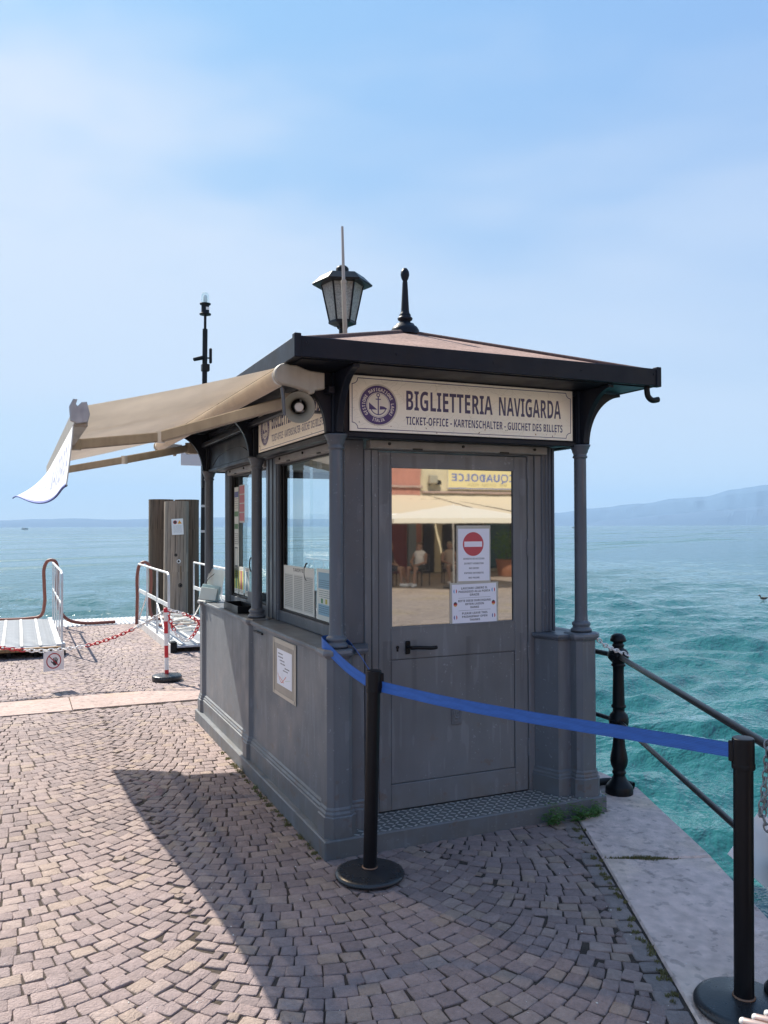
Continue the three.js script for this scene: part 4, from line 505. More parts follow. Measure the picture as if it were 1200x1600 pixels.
function ribbon(pts, w, n = 60, th = 0.0022, tilt = 0) {
  const cv = new THREE.CatmullRomCurve3(pts.map((p) => V(...p))), pos = [], uv = [], R = [], L = cv.getLength();
  for (let i = 0; i <= n; i++) { const p = cv.getPoint(i / n), d = cv.getTangent(i / n), s = V(-d.z, 0, d.x).normalize(), up = s.clone().cross(d).normalize(); if (up.y < 0) up.negate(); up.addScaledVector(s, tilt * Math.sin(i / n * Math.PI)).normalize(); const a = up.multiplyScalar(w / 2), b = s.multiplyScalar(th / 2); R.push([p.clone().add(a).add(b), p.clone().sub(a).add(b), p.clone().sub(a).sub(b), p.clone().add(a).sub(b)]); }
  for (let i = 0; i < n; i++) for (let k = 0; k < 4; k++) { const a = R[i][k], b = R[i + 1][k], c = R[i + 1][(k + 1) % 4], d = R[i][(k + 1) % 4]; for (const v of [a, b, c, a, c, d]) pos.push(v.x, v.y, v.z); const u0 = i / n * L, u1 = (i + 1) / n * L, v0 = [1, 0, 0, 1][k], v1 = [0, 0, 1, 1][k]; uv.push(u0, v0, u1, v0, u1, v1, u0, v0, u1, v1, u0, v1); }
  const g = flat(pos); g.setAttribute('uv', new THREE.Float32BufferAttribute(uv, 2)); return tidy(g, true);
}
{ const t = thing('barrier_belt', 'blue webbing belt sagging from the middle belt post to the post by the water', 'belt', [0.5, 0.9, 1.0], 'blue barrier belts'); put('webbing', ribbon([[0.184, 0.892, 0.285], [0.35, 0.873, 0.64], [0.53, 0.868, 1.02], [0.70, 0.871, 1.38], [0.852, 0.878, 1.74]], 0.051, 60, 0.0022, 0.12), M.belt, t); }
{ const t = thing('barrier_belt', 'blue webbing belt looped round the corner column of the kiosk', 'belt', [0.1, 1.0, 0.0], 'blue barrier belts');
  put('webbing', ribbon([[0.142, 0.905, 0.235], [0.09, 0.955, 0.10], [0.040, 1.030, -0.045], [0.026, 1.056, -0.10], [0.044, 1.062, -0.152], [0.10, 1.062, -0.172], [0.153, 1.058, -0.150]], 0.050, 70), M.belt, t);
  put('webbing', ribbon([[0.153, 1.058, -0.150], [0.174, 1.050, -0.10], [0.180, 1.02, -0.02], [0.176, 0.965, 0.12], [0.166, 0.925, 0.225]], 0.034, 40, 0.0022, 0.9), M.belt, t); }
{ // iron railing at the water
  const P = [[2.0, -0.229], [1.05, 1.805], [1.965, -3.0]], t = thing('quay_railing', 'black cast-iron quay railing with turned posts and two thin rails above the lake', 'railing', [2.0, 0, -0.229]);
  const prof = [[0, 0.985], [0.022, 0.983], [0.040, 0.970], [0.0485, 0.948], [0.049, 0.938], [0.043, 0.934], [0.031, 0.930], [0.030, 0.922], [0.036, 0.917], [0.037, 0.908], [0.032, 0.902], [0.034, 0.894], [0.050, 0.884], [0.062, 0.868], [0.065, 0.850], [0.062, 0.832], [0.048, 0.815], [0.038, 0.806], [0.036, 0.800], [0.043, 0.795], [0.043, 0.786], [0.034, 0.780], [0.033, 0.740], [0.0375, 0.548], [0.0445, 0.543], [0.0445, 0.532], [0.036, 0.525], [0.036, 0.505], [0.054, 0.485], [0.060, 0.460], [0.060, 0.440], [0.054, 0.415], [0.038, 0.398], [0.042, 0.388], [0.035, 0.375], [0.034, 0.345], [0.040, 0.285], [0.051, 0.232], [0.0535, 0.205], [0.050, 0.180], [0.037, 0.152], [0.0365, 0.144], [0.042, 0.138], [0.042, 0.128], [0.036, 0.122], [0.037, 0.112], [0.050, 0.085], [0.073, 0.058], [0.082, 0.046], [0.083, 0.02], [0.083, 0.004]];
  for (const [x, z] of P) put('post', tidy(lathe(prof, [x, 0, z], 32)), M.iron, t);
  for (const y of [0.845, 0.445]) { const r = y > 0.6 ? 0.0165 : 0.014; for (const [i, j] of [[0, 1], [0, 2]]) mb().bar([P[i][0], y, P[i][1]], [P[j][0], y, P[j][1]], r, 14).build('rail', std([0.045, 0.040, 0.040], { roughness: 0.38, metalness: 0.5, map: sized(T.mottle, 0.3) }), t); }
  for (const [x, z] of P) for (const y of [0.845, 0.445]) { const b = mb(); b.bar([x + 0.075, y, z - 0.03], [x - 0.075, y, z + 0.03], 0.018, 10); b.build('boss', M.iron, t); }
  mb().tube([[1.74, 0.03, -0.30], [1.86, 0.03, -0.36], [2.0, 0.035, -0.37], [2.08, 0.035, -0.32], [2.12, 0.03, -0.24]], 0.024, 24, 8).build('foot_cable', M.rubber, t);
}
function chainAlong(t, pts, pitch, mats, wire, lenK = 1.45) {      // links alternate flat and upright along a curve
  const cv = new THREE.CatmullRomCurve3(pts.map((p) => V(...p))), L = cv.getLength(), n = Math.round(L / pitch), g = new THREE.TorusGeometry(pitch * 0.42, wire, 6, 14).scale(lenK, 0.92, 1);
  boxUV(tidy(g)); const gg = tidy(g);
  for (let i = 0; i < n; i++) { const u = (i + 0.5) / n, p = cv.getPointAt(u), d = cv.getTangentAt(u), q = new THREE.Quaternion().setFromUnitVectors(V(1, 0, 0), d).multiply(new THREE.Quaternion().setFromAxisAngle(V(1, 0, 0), (i & 1 ? Math.PI / 2 : 0) + 0.5)); const m = new THREE.Mesh(gg, mats(u)); m.castShadow = m.receiveShadow = true; m.name = 'link'; m.quaternion.copy(q); m.position.copy(p).sub(t.off); t.add(m); }
}
{ const t = thing('chain', 'short bright steel chain from the kiosk corner column to the iron railing post', 'chain', [1.85, 0.9, -0.15]); chainAlong(t, [[1.675, 1.06, -0.12], [1.74, 0.995, -0.12], [1.83, 0.93, -0.13], [1.95, 0.885, -0.165], [2.03, 0.855, -0.165]], 0.031, () => M.whitePl, 0.0042); }
{ const t = thing('chain', 'loose steel chain hanging from the top rail beside the water', 'chain', [1.08, 0.84, 1.69], 'hanging railing chain'); chainAlong(t, [[1.075, 0.875, 1.70], [1.066, 0.83, 1.705], [1.064, 0.76, 1.70], [1.055, 0.68, 1.695], [1.045, 0.61, 1.69]], 0.027, () => M.galv, 0.0036); chainAlong(t, [[1.085, 0.85, 1.70], [1.09, 0.77, 1.705], [1.085, 0.69, 1.70], [1.062, 0.615, 1.69], [1.078, 0.55, 1.70], [1.11, 0.50, 1.72], [1.15, 0.49, 1.74]], 0.027, () => M.galv, 0.0036); }
sheet('hanging_plate', 'blank white square plate hanging cornerwise on the chain over the water', 'plate', [1.072, 0.475, 1.70], 0.205, 0.205, std([0.94, 0.94, 0.92], { roughness: 0.3 }), { thick: 0.004, turn: -0.42, roll: 0.80, tilt: -0.42, mat: std([0.94, 0.94, 0.92], { roughness: 0.3 }) });
{ // crumbs of grit and paper between the stones
  const g = []; for (let i = 0; i < 170; i++) { const x = rr(-1.7, 1.3), z = rr(-2.5, 2.0), r = rr(0.0015, 0.004), b = new THREE.IcosahedronGeometry(r, 0).scale(1, 0.6, rr(0.7, 1.5)).translate(x, 0.003, z); if (!(x > -0.02 && x < 1.75 && z < 0.02)) g.push(tidy(b)); }
  const m = put('grit', mergeGeometries(g), std([0.62, 0.60, 0.56], { roughness: 0.9 }), scene, 'stuff'); m.userData.label = 'pale grit scattered over the cobblestones'; m.userData.category = 'grit'; }
{ const t = thing('slatted_bench', 'round pinkish metal slats of a seat cut off by the lower right corner', 'bench', [0.5, 0, 2.6]); for (let i = 0; i < 8; i++) { const x = 0.222 + i * 0.040; mb().tube([[x, 0.448, 2.374 + i * 0.001], [x + 0.004, 0.450, 2.382], [x + 0.10, 0.45, 2.53], [x + 0.24, 0.45, 2.75]], 0.0095, 12, 10).build('slat', std([0.62, 0.45, 0.38], { metalness: 0.6, roughness: 0.3 }), t); put('slat_end', tidy(new THREE.SphereGeometry(0.0095, 10, 8).translate(x, 0.448, 2.374 + i * 0.001)), M.alu, t); } mb().bar([0.33, 0.432, 2.60], [0.70, 0.432, 2.60], 0.012).bar([0.42, 0.432, 2.72], [0.78, 0.432, 2.72], 0.012).build('crossbar', M.iron, t); for (const [x, z] of [[0.35, 2.60], [0.68, 2.60], [0.44, 2.72], [0.76, 2.72]]) mb().bar([x, 0, z], [x, 0.432, z], 0.012).build('leg', M.iron, t); }

// ---------------------------------------------------------------- weeds and moss
function weed(label, x, z, n, h, mat, category = 'weed', spread = 0.9) {
  const t = thing('weed', label, category, [x, 0, z]), pos = [];
  for (let s = 0; s < n; s++) { let a = rr(0, 6.28), tilt = rr(0.15, spread), L = h * rr(0.6, 1.1), bx = x + rr(-0.03, 0.03), bz = z + rr(-0.015, 0.015); const d = V(Math.cos(a) * Math.sin(tilt), Math.cos(tilt), Math.sin(a) * Math.sin(tilt)); const k = 9; for (let i = 1; i <= k; i++) { const u = i / k, c = V(bx, 0, bz).addScaledVector(d, L * u); c.y -= 0.25 * L * u * u * tilt; const b = i * 2.4 + rr(0, 1), l = h * 0.28 * (1.15 - 0.6 * u) * rr(0.7, 1.2), o = V(Math.cos(b), rr(0.0, 0.6), Math.sin(b)).normalize(), w = V(-o.z, 0, o.x).normalize().multiplyScalar(l * 0.15), m = c.clone().addScaledVector(o, l * 0.55), e = c.clone().addScaledVector(o, l); e.y -= l * 0.25; for (const v of [c, m.clone().add(w), e, c, e, m.clone().sub(w)]) pos.push(v.x, Math.max(0.002, v.y), v.z); }
    const w = V(-d.z, 0, d.x).normalize().multiplyScalar(0.0016), e = V(bx, 0, bz).addScaledVector(d, L); for (const v of [V(bx, 0, bz).add(w), V(bx, 0, bz).sub(w), e]) pos.push(v.x, v.y, v.z); }
  put('foliage', boxUV(flat(pos)), mat, t);
}
weed('leafy green weed growing at the foot of the chequer-plate step', 1.335, 0.045, 16, 0.15, M.leaf); weed('green weed growing by the kiosk step where the kerb stone begins', 1.50, 0.05, 18, 0.14, M.leaf); weed('bushy green weed growing at the right-hand end of the kiosk step', 1.615, 0.035, 16, 0.13, M.leaf);
weed('tiny green tuft at the long side of the kiosk base in the shade', -0.015, -1.25, 6, 0.04, M.leaf); weed('dry tuft at the kiosk base just where the shadow begins', -0.014, -1.62, 9, 0.055, M.dryLeaf); weed('low dry grass beside the near corner of the kiosk base', -0.02, -0.22, 7, 0.035, M.dryLeaf);
{ // moss in the joint of the kerb and between stones
  const g = mb(); const tuft = (x, z, r, n) => { const p = []; for (let i = 0; i < n; i++) { const a = rr(0, 6.28), d = r * Math.sqrt(rand()), X = x + Math.cos(a) * d, Z = z + Math.sin(a) * d, h = rr(0.004, 0.016), b = rr(0, 6.28), w = 0.0025; p.push(X - Math.cos(b) * w, 0, Z - Math.sin(b) * w, X + Math.cos(b) * w, 0, Z + Math.sin(b) * w, X + rr(-0.006, 0.006), h, Z + rr(-0.006, 0.006)); } g.add(flat(p)); };
  for (let i = 0; i < 26; i++) { const u = i / 25; tuft(lerp(1.29, 1.60, u), lerp(0.538, 0.695, u) + rr(-.006, .006), rr(0.003, 0.012) + 0.022 * Math.exp(-(((u - 0.55) / 0.16) ** 2)), 10 + 90 * Math.exp(-(((u - 0.5) / 0.22) ** 2))); }
  for (let i = 0; i < 60; i++) { const u = rand(); tuft(lerp(1.46, 0.72, u) - rr(0.0, 0.05) * 1, lerp(0.08, 1.66, u) + rr(-0.02, 0.02), 0.012, 26); }
  for (let i = 0; i < 70; i++) tuft(-0.012 + rr(-0.02, 0.006), rr(-2.2, -0.02), 0.015, 24);
  const m = g.build('moss', M.dryLeaf, scene, 'stuff'); m.userData.label = 'low moss and grass in the joints along kerb and kiosk base'; m.userData.category = 'moss';
}

// ---------------------------------------------------------------- the end of the pier
{ const x = 0.081, z = -5.242, t = thing('barrier_post', 'red and white banded plastic post on a black round foot', 'barrier post', [x, 0, z]);
  put('foot', tidy(lathe([[0, 0.004], [0.150, 0.004], [0.158, 0.012], [0.158, 0.048], [0.148, 0.060], [0.05, 0.074], [0, 0.075]], [x, 0, z], 40)), M.baseDisc, t);
  const ys = [0.07, 0.115, 0.245, 0.375, 0.505, 0.635, 0.73]; for (let i = 0; i < 6; i++) mb().bar([x - 0.02 * ys[i], ys[i], z], [x - 0.02 * ys[i + 1], ys[i + 1], z], 0.0215, 18).build('band', i % 2 ? M.whitePl : M.redPl, t);
  put('cap', tidy(lathe([[0.0225, 0.73], [0.0225, 0.765], [0.016, 0.778], [0, 0.78]], [x - 0.015, 0, z], 18)), M.redPl, t); }
{ const t = thing('barrier_chain', 'red and white plastic chain slung from the banded post towards the left gangway', 'chain', [-0.8, 0.4, -5.24], 'red and white plastic chains'); const pts = [[0.055, 0.735, -5.24], [-0.29, 0.56, -5.24], [-0.60, 0.45, -5.24], [-0.83, 0.408, -5.24], [-1.05, 0.396, -5.24], [-1.25, 0.402, -5.24], [-1.6, 0.47, -5.24], [-2.2, 0.76, -5.24]]; mb().tube([[0.06, 0.745, -5.24], [-0.06, 0.675, -5.245], [-0.20, 0.60, -5.245], [-0.30, 0.557, -5.24]], 0.006, 20, 6).build('cord', M.rope, t); chainAlong(t, pts, 0.045, (u) => u < 0.155 ? M.whitePl : u < 0.36 ? M.redPl : u < 0.60 ? M.whitePl : M.redPl, 0.0058); }
{ const t = thing('barrier_chain', 'red and white plastic chain hanging in two loops between the banded post and the kiosk', 'chain', [0.3, 0.6, -5.3], 'red and white plastic chains'); chainAlong(t, [[0.09, 0.735, -5.25], [0.125, 0.62, -5.27], [0.20, 0.475, -5.3], [0.30, 0.41, -5.3], [0.38, 0.47, -5.3], [0.46, 0.62, -5.3], [0.62, 0.78, -5.3]], 0.045, (u) => u > 0.26 && u < 0.5 ? M.whitePl : M.redPl, 0.0058); chainAlong(t, [[0.09, 0.755, -5.25], [0.16, 0.735, -5.27], [0.26, 0.70, -5.3], [0.36, 0.655, -5.3], [0.47, 0.60, -5.3], [0.60, 0.62, -5.3]], 0.045, (u) => u < 0.3 ? M.whitePl : M.redPl, 0.0058); }
sheet('prohibition_sign', 'small white plate with a crossed-out black hand hanging on the plastic chain', 'sign', [-1.05, 0.288, -5.232], 0.215, 0.20, printed(520, 480, (c, w, h) => { c.fillStyle = '#e4e2e2'; c.fillRect(0, 0, w, h); c.fillStyle = '#26262c'; c.save(); c.translate(286, 262); c.rotate(0.12); c.beginPath(); c.ellipse(10, 30, 58, 66, 0, 0, 7); c.fill(); for (const [x, l, r] of [[-36, 112, -0.12], [-8, 130, 0], [20, 126, 0.08], [48, 100, 0.2]]) { c.save(); c.translate(x, 0); c.rotate(r); c.beginPath(); c.roundRect(-12, -l + 20, 24, l, 12); c.fill(); c.restore(); } c.save(); c.translate(-46, 40); c.rotate(-0.9); c.beginPath(); c.roundRect(-12, -70, 26, 90, 12); c.fill(); c.restore(); c.restore(); c.strokeStyle = '#a3182c'; c.lineWidth = 26; c.beginPath(); c.arc(258, 240, 178, 0, 7); c.stroke(); c.lineWidth = 24; c.beginPath(); c.moveTo(134, 118); c.lineTo(384, 362); c.stroke(); c.fillStyle = '#2a2f3a'; c.fillRect(14, 0, 26, 24); c.fillRect(476, 0, 26, 24); }), { thick: 0.004, turn: 0.42 });
function handrail(t, x, z0, z1, yDeck, opt = {}) {     // near end z0, far end z1
  const top = yDeck + 0.93, mid = yDeck + 0.50, r = 0.0165;
  const pts = [[x, yDeck, z0], [x, top - 0.12, z0], [x, top - 0.03, z0 - 0.02], [x, top, z0 - 0.10], [x, top, z1 + 0.02]];
  const c = new THREE.CurvePath(); const tubeG = mb(); for (let i = 0; i < pts.length - 1; i++) { tubeG.bar(pts[i], pts[i + 1], r, 10); tubeG.add(new THREE.SphereGeometry(r, 10, 8).translate(...pts[i + 1])); } tubeG.build('handrail', M.alu, t);
  const n = opt.n ?? 4; for (let i = 1; i <= n; i++) { const z = lerp(z0, z1, i / n); mb().bar([x, yDeck - 0.02, z], [x, top, z], opt.brace ? 0.014 : 0.0095, 8).build('baluster', M.alu, t); }
  mb().box(x - 0.008, x + 0.008, mid - (opt.brace ? 0.03 : 0.014), mid + (opt.brace ? 0.03 : 0.014), z1, z0, 0.003).build('midrail', M.alu, t);
  if (opt.brace) for (const [a, b] of [[0.35, 0.04], [0.68, 0.98]]) mb().bar([x, mid - 0.02, lerp(z0, z1, a)], [x, yDeck + 0.02, lerp(z0, z1, b)], 0.013, 8).build('brace', M.alu, t);
}
function gangway(label, x0, x1, z0, z1, y, rails) {
  const t = thing('gangway', label, 'gangway', [(x0 + x1) / 2, 0, z0]);
  const d = mb().box(x0, x1, y - 0.03, y, z1, z0, 0.006).build('deck', std([0.52, 0.54, 0.57], { roughness: 0.55, map: sized(T.mottle, 0.3) }), t);
  { const m = mb(); for (let z = z0 - 0.06; z > z1 + 0.05; z -= 0.12) m.box(x0 + 0.03, x1 - 0.03, y + 0.001, y + 0.014, z - 0.038, z, 0.002); for (let x = x0 + 0.10; x < x1 - 0.05; x += 0.22) m.box(x, x + 0.035, y + 0.0145, y + 0.019, z1, z0, 0.001); m.build('deck_cleats', std([0.72, 0.72, 0.70], { roughness: 0.5, map: sized(T.mottle, 0.35) }), d, 'stuff'); }
  for (const x of [x0, x1]) mb().box(x - 0.035, x + 0.035, y - 0.10, y + 0.025, z1, z0, 0.006).build('side_beam', M.alu, t);
  return t;
}
{ const t = gangway('left-hand aluminium gangway with a brown timber front edge', -3.0, -0.90, -7.55, -10.95, 0.13, 1); mb().box(-3.0, -0.88, 0.085, 0.128, -7.55, -7.46, 0.006).build('timber_edge', M.plank, t); for (let x = -2.8; x < -0.8; x += 0.32) mb().box(x, x + 0.06, 0, 0.085, -7.70, -7.58, 0.004).build('support', M.iron, t);
  handrail(t, -0.86, -7.78, -10.85, 0.13, { n: 4 }); handrail(t, -3.02, -7.78, -10.85, 0.13, { n: 6 }); mb().box(-0.895, -0.82, 0, 0.14, -7.86, -7.70, 0.006).build('rail_foot', M.alu, t); }
{ const t = gangway('aluminium gangway behind the banded post with diagonal rail braces', 0.47, 1.38, -7.18, -10.6, 0.09, 1); mb().box(0.44, 0.52, 0.0, 0.14, -7.30, -7.17, 0.005).build('corner_block', M.iron, t); handrail(t, 0.45, -7.39, -10.42, 0.10, { n: 3, brace: 1 }); handrail(t, 1.40, -7.39, -10.6, 0.10, { n: 3, brace: 1 }); }
{ const t = thing('hose', 'red-brown hose looped over the far rail of the left gangway', 'hose', [-0.95, 0.6, -10.9], 'red-brown hoses'); mb().tube([[-1.75, 0.15, -10.95], [-1.25, 0.15, -10.95], [-1.04, 0.19, -10.95], [-0.985, 0.38, -10.95], [-0.99, 0.70, -10.95], [-0.99, 0.98, -10.95], [-0.93, 1.095, -10.93], [-0.83, 1.09, -10.90], [-0.79, 0.97, -10.88], [-0.80, 0.60, -10.9], [-0.76, 0.30, -10.9], [-0.64, 0.12, -10.9], [-0.42, 0.045, -10.9], [0.13, 0.035, -10.9]], 0.027, 120, 8).build('hose', M.hose, t); }
{ const t = thing('hose', 'red-brown hose looped over the braced gangway rail nearer the timber piles', 'hose', [0.5, 0.6, -10.4], 'red-brown hoses'); mb().tube([[0.42, 0.03, -10.42], [0.43, 0.45, -10.42], [0.43, 0.85, -10.42], [0.47, 1.02, -10.42], [0.55, 1.06, -10.40], [0.62, 1.00, -10.38], [0.645, 0.72, -10.36], [0.62, 0.35, -10.36], [0.66, 0.16, -10.3], [0.85, 0.13, -10.1]], 0.027, 90, 8).build('hose', M.hose, t); mb().tube([[0.62, 0.13, -9.3], [0.85, 0.14, -9.0], [1.15, 0.13, -9.2], [1.2, 0.13, -9.6], [0.9, 0.14, -9.7]], 0.024, 50, 8).build('hose', std([0.40, 0.22, 0.17], { roughness: 0.6 }), t); }
{ const t = thing('rope_pile', 'heap of pale mooring rope on the braced gangway', 'rope', [1.1, 0.12, -9.2]); for (let k = 0; k < 7; k++) { const p = []; const cx = 1.02 + rr(-0.12, 0.16), cz = -9.0 + rr(-0.6, 0.5), r = rr(0.09, 0.2); for (let i = 0; i < 9; i++) p.push([cx + r * Math.cos(i * 0.9) * rr(0.8, 1.2), 0.125 + k * 0.018 + rr(0, 0.03), cz + r * Math.sin(i * 0.9) * rr(0.8, 1.2)]); mb().tube(p, 0.017, 50, 7).build('rope', M.rope, t); } }
function pile(label, x, z, r, top, mat, lean = 0) {
  const t = thing('timber_pile', label, 'pile', [x, 0, z], undefined); const g = new THREE.CylinderGeometry(r, r * 1.06, top + 2.4, 40, 30, false), p = g.attributes.position; const s0 = rr(0, 50);
  for (let i = 0; i < p.count; i++) { const a = Math.atan2(p.getZ(i), p.getX(i)), y = p.getY(i), rad = Math.hypot(p.getX(i), p.getZ(i)); if (rad < r * 0.3) { p.setY(i, y + (y > 0 ? rr(-0.01, 0.01) : 0)); continue; } const k = 1 + 0.05 * (vnoise((a / 6.283 + 0.5) * 5, y * 0.5 + s0, 5, 3) - 0.5) - 0.035 * Math.pow(vnoise((a / 6.283 + 0.5) * 38, y * 0.35 + s0, 38, 5), 6) + (y > top / 2 + 0.9 ? rr(-0.012, 0.012) : 0); p.setX(i, p.getX(i) * k + lean * y); p.setZ(i, p.getZ(i) * k); }
  g.computeVertexNormals(); g.translate(x, (top - 2.4) / 2, z); const uv = g.attributes.uv; for (let i = 0; i < uv.count; i++) uv.setXY(i, uv.getX(i) * 2 * Math.PI * r * 0.95, uv.getY(i) * (top + 2.4)); put('trunk', tidy(g, true), mat, t); return t;
}
pile('dark weathered timber pile standing leftmost behind the one with a notice', 1.205, -12.95, 0.240, 2.19, M.woodDark); 
{ const t = pile('weathered grey timber pile carrying a small white notice, foremost of three', 1.350, -12.15, 0.224, 2.135, M.wood, 0.006); for (const [dx, y, r] of [[0.02, 1.00, 0.03], [-0.03, 1.12, 0.022], [0.05, 0.55, 0.032]]) { const g = new THREE.TorusGeometry(r, 0.009, 8, 18).translate(1.35 + dx, y, -12.15 + 0.222); put('bolt', tidy(g), y === 1.0 ? M.whitePl : M.iron, t); put('bolt', tidy(new THREE.CylinderGeometry(r * 0.6, r * 0.6, 0.03, 10).rotateX(Math.PI / 2).translate(1.35 + dx, y, -12.15 + 0.218)), M.iron, t); } put('wood_scar', tidy(cbox(1.30, 1.43, 0.66, 0.92, -11.97, -11.93, 0.012)), std([0.30, 0.19, 0.10], { roughness: 0.95, map: sized(T.wood, 0.4) }), t); }
pile('dark timber pile with an orange scar standing closest to the mast', 1.705, -12.95, 0.240, 2.19, M.woodDark);
sheet('notice', 'small white notice with prohibition and warning symbols on the foremost timber pile', 'notice', [1.345, 1.65, -11.905], 0.215, 0.30, printed(360, 500, (c, w, h) => { c.fillStyle = '#dcdcda'; c.fillRect(0, 0, w, h); c.strokeStyle = '#b02a38'; c.lineWidth = 16; c.fillStyle = '#333'; c.beginPath(); c.arc(110, 108, 44, 0, 7); c.fill(); c.beginPath(); c.arc(110, 108, 52, 0, 7); c.stroke(); c.fillStyle = '#d99a2a'; c.beginPath(); c.moveTo(250, 48); c.lineTo(320, 160); c.lineTo(180, 160); c.closePath(); c.fill(); seed = 60; lines(c, 50, 210, 260, 8, 30, '#8d9095', 8); }), { thick: 0.003, roll: 0.05, tilt: 0 });
{ // mast with beacon and camera
  const x = 1.475, z = -10.25, t = thing('harbour_mast', 'slim dark mast with a glass beacon and a small camera beyond the awning', 'mast', [x, 0, z]), X = (y) => x + 0.0085 * y;
  mb().bar([X(0), 0, z], [X(5.02), 5.02, z], 0.043, 14).build('pole', M.iron, t); mb().bar([X(5.0), 5.0, z], [X(5.27), 5.27, z], 0.023, 12).build('pole_top', M.iron, t);
  put('lamp_body', tidy(lathe([[0.03, 5.26], [0.095, 5.265], [0.098, 5.285], [0.068, 5.30], [0.066, 5.43], [0.09, 5.44], [0.095, 5.46], [0.06, 5.47]], [X(5.3), 0, z], 22)), M.iron, t); put('lamp_glass', tidy(lathe([[0.066, 5.47], [0.070, 5.53], [0.066, 5.60], [0.045, 5.64], [0, 5.652]], [X(5.3), 0, z], 22)), M.bulb, t); put('lamp_lens', tidy(lathe([[0.03, 5.47], [0.036, 5.54], [0.028, 5.60], [0, 5.61]], [X(5.3), 0, z], 14)), std([0.75, 0.8, 0.8], { roughness: 0.2 }), t); mb().box(X(5.3) + 0.0, X(5.3) + 0.055, 5.34, 5.39, z + 0.055, z + 0.068, 0.001).build('type_plate', M.whitePl, t);
  const c = mb().bar([X(4.5), 4.52, z], [X(4.5) - 0.09, 4.50, z + 0.05], 0.018, 8); c.bar([X(4.5) - 0.05, 4.52, z + 0.04], [X(4.5) - 0.20, 4.47, z + 0.08], 0.036, 14, 0.03); c.build('camera', M.iron, t); mb().bar([X(4.5), 4.53, z], [X(4.5) + 0.09, 4.53, z], 0.014, 8).box(X(4.5) + 0.075, X(4.5) + 0.12, 4.44, 4.70, z - 0.03, z + 0.03, 0.012).build('aerial', M.iron, t); mb().box(X(4.4) - 0.055, X(4.4) + 0.075, 4.30, 4.42, z - 0.06, z + 0.06, 0.008).build('clamp', M.iron, t);
  mb().box(X(2.7) - 0.06, X(2.7) + 0.06, 2.31, 2.90, z + 0.04, z + 0.16, 0.01).build('switch_box', M.iron, t); mb().box(1.08, 1.46, 2.67, 2.925, z + 0.175, z + 0.185, 0.004).build('name_board', std([0.52, 0.50, 0.52], { roughness: 0.5 }), t); for (const y of [1.55, 1.98]) mb().bar([X(y), y, z], [X(y), y + 0.04, z], 0.047, 14).build('band', M.galv, t);
}
// ---------------------------------------------------------------- out on the lake
function boat(label, x, z, L, turn, s) {
  const t = thing('motor_boat', label, 'boat', [0, 0, 0]); const q = [], N = 16, w = (u) => 0.16 * L * Math.sqrt(Math.max(0, 1 - Math.pow(u, 3))), sec = (u) => { const b = w(u), f = 0.10 * L * (1 + 0.5 * u * u); return [[-b, f], [-b * 0.75, -0.05 * L], [0, -0.07 * L * (1 - u * u)], [b * 0.75, -0.05 * L], [b, f]]; };
  for (let i = 0; i < N; i++) { const a = sec(i / N), b = sec((i + 1) / N), x0 = L * (i / N - 0.5), x1 = L * ((i + 1) / N - 0.5); for (let k = 0; k < 4; k++) { const A = [x0, a[k][1], a[k][0]], B = [x1, b[k][1], b[k][0]], C = [x1, b[k + 1][1], b[k + 1][0]], D = [x0, a[k + 1][1], a[k + 1][0]]; q.push(...A, ...C, ...B, ...A, ...D, ...C); } { const A = [x0, a[0][1] - 0.02 * L, a[0][0]], B = [x1, b[0][1] - 0.02 * L, b[0][0]], C = [x1, b[4][1] - 0.02 * L, b[4][0]], D = [x0, a[4][1] - 0.02 * L, a[4][0]]; q.push(...A, ...B, ...C, ...A, ...C, ...D); } }
  put('hull', boxUV(flat(q)), M.white, t); put('cabin', tidy(cbox(-0.12 * L, 0.16 * L, 0.09 * L, 0.24 * L, -0.09 * L, 0.09 * L, 0.03 * L)), M.white, t); put('windscreen', tidy(cbox(0.10 * L, 0.165 * L, 0.15 * L, 0.22 * L, -0.085 * L, 0.085 * L, 0.01)), M.iron, t); put('person', tidy(lathe([[0.04 * L, 0.08 * L], [0.045 * L, 0.2 * L], [0.02 * L, 0.25 * L], [0.025 * L, 0.29 * L], [0, 0.31 * L]], [-0.28 * L, 0, 0], 10)), M.iron, t).name = 'engine_cover';
  t.position.set(x, WATER + 0.05 * L, z); t.rotation.y = turn;
}
boat('tiny white motor boat near the far horizon left of the timber piles', 5, -930, 6.5, 0.2); boat('tiny white motor boat on the horizon between kiosk and column', 480, -640, 6, 2.6);
{ const x = 20.4, z = -15.5, t = thing('duck', 'small dark duck floating on the lake at the right edge', 'bird', [x, WATER, z]), g = mergeGeometries([tidy(new THREE.SphereGeometry(0.1, 16, 12).scale(1.6, 0.72, 0.9).translate(0, 0.03, 0)), tidy(bar([0.12, 0.05, 0], [0.17, 0.15, 0], 0.035, 10, 0.028)), tidy(new THREE.SphereGeometry(0.045, 12, 10).scale(1.2, 1, 0.9).translate(0.185, 0.17, 0)), tidy(bar([0.22, 0.165, 0], [0.285, 0.155, 0], 0.02, 8, 0.008)), tidy(bar([-0.13, 0.05, 0], [-0.22, 0.09, 0], 0.05, 8, 0.006))]); g.scale(0.62, 0.62, 0.62); g.rotateY(2.4); g.translate(x, WATER + 0.01, z); put('body', g, std([0.10, 0.08, 0.065], { roughness: 0.8 }), t); }

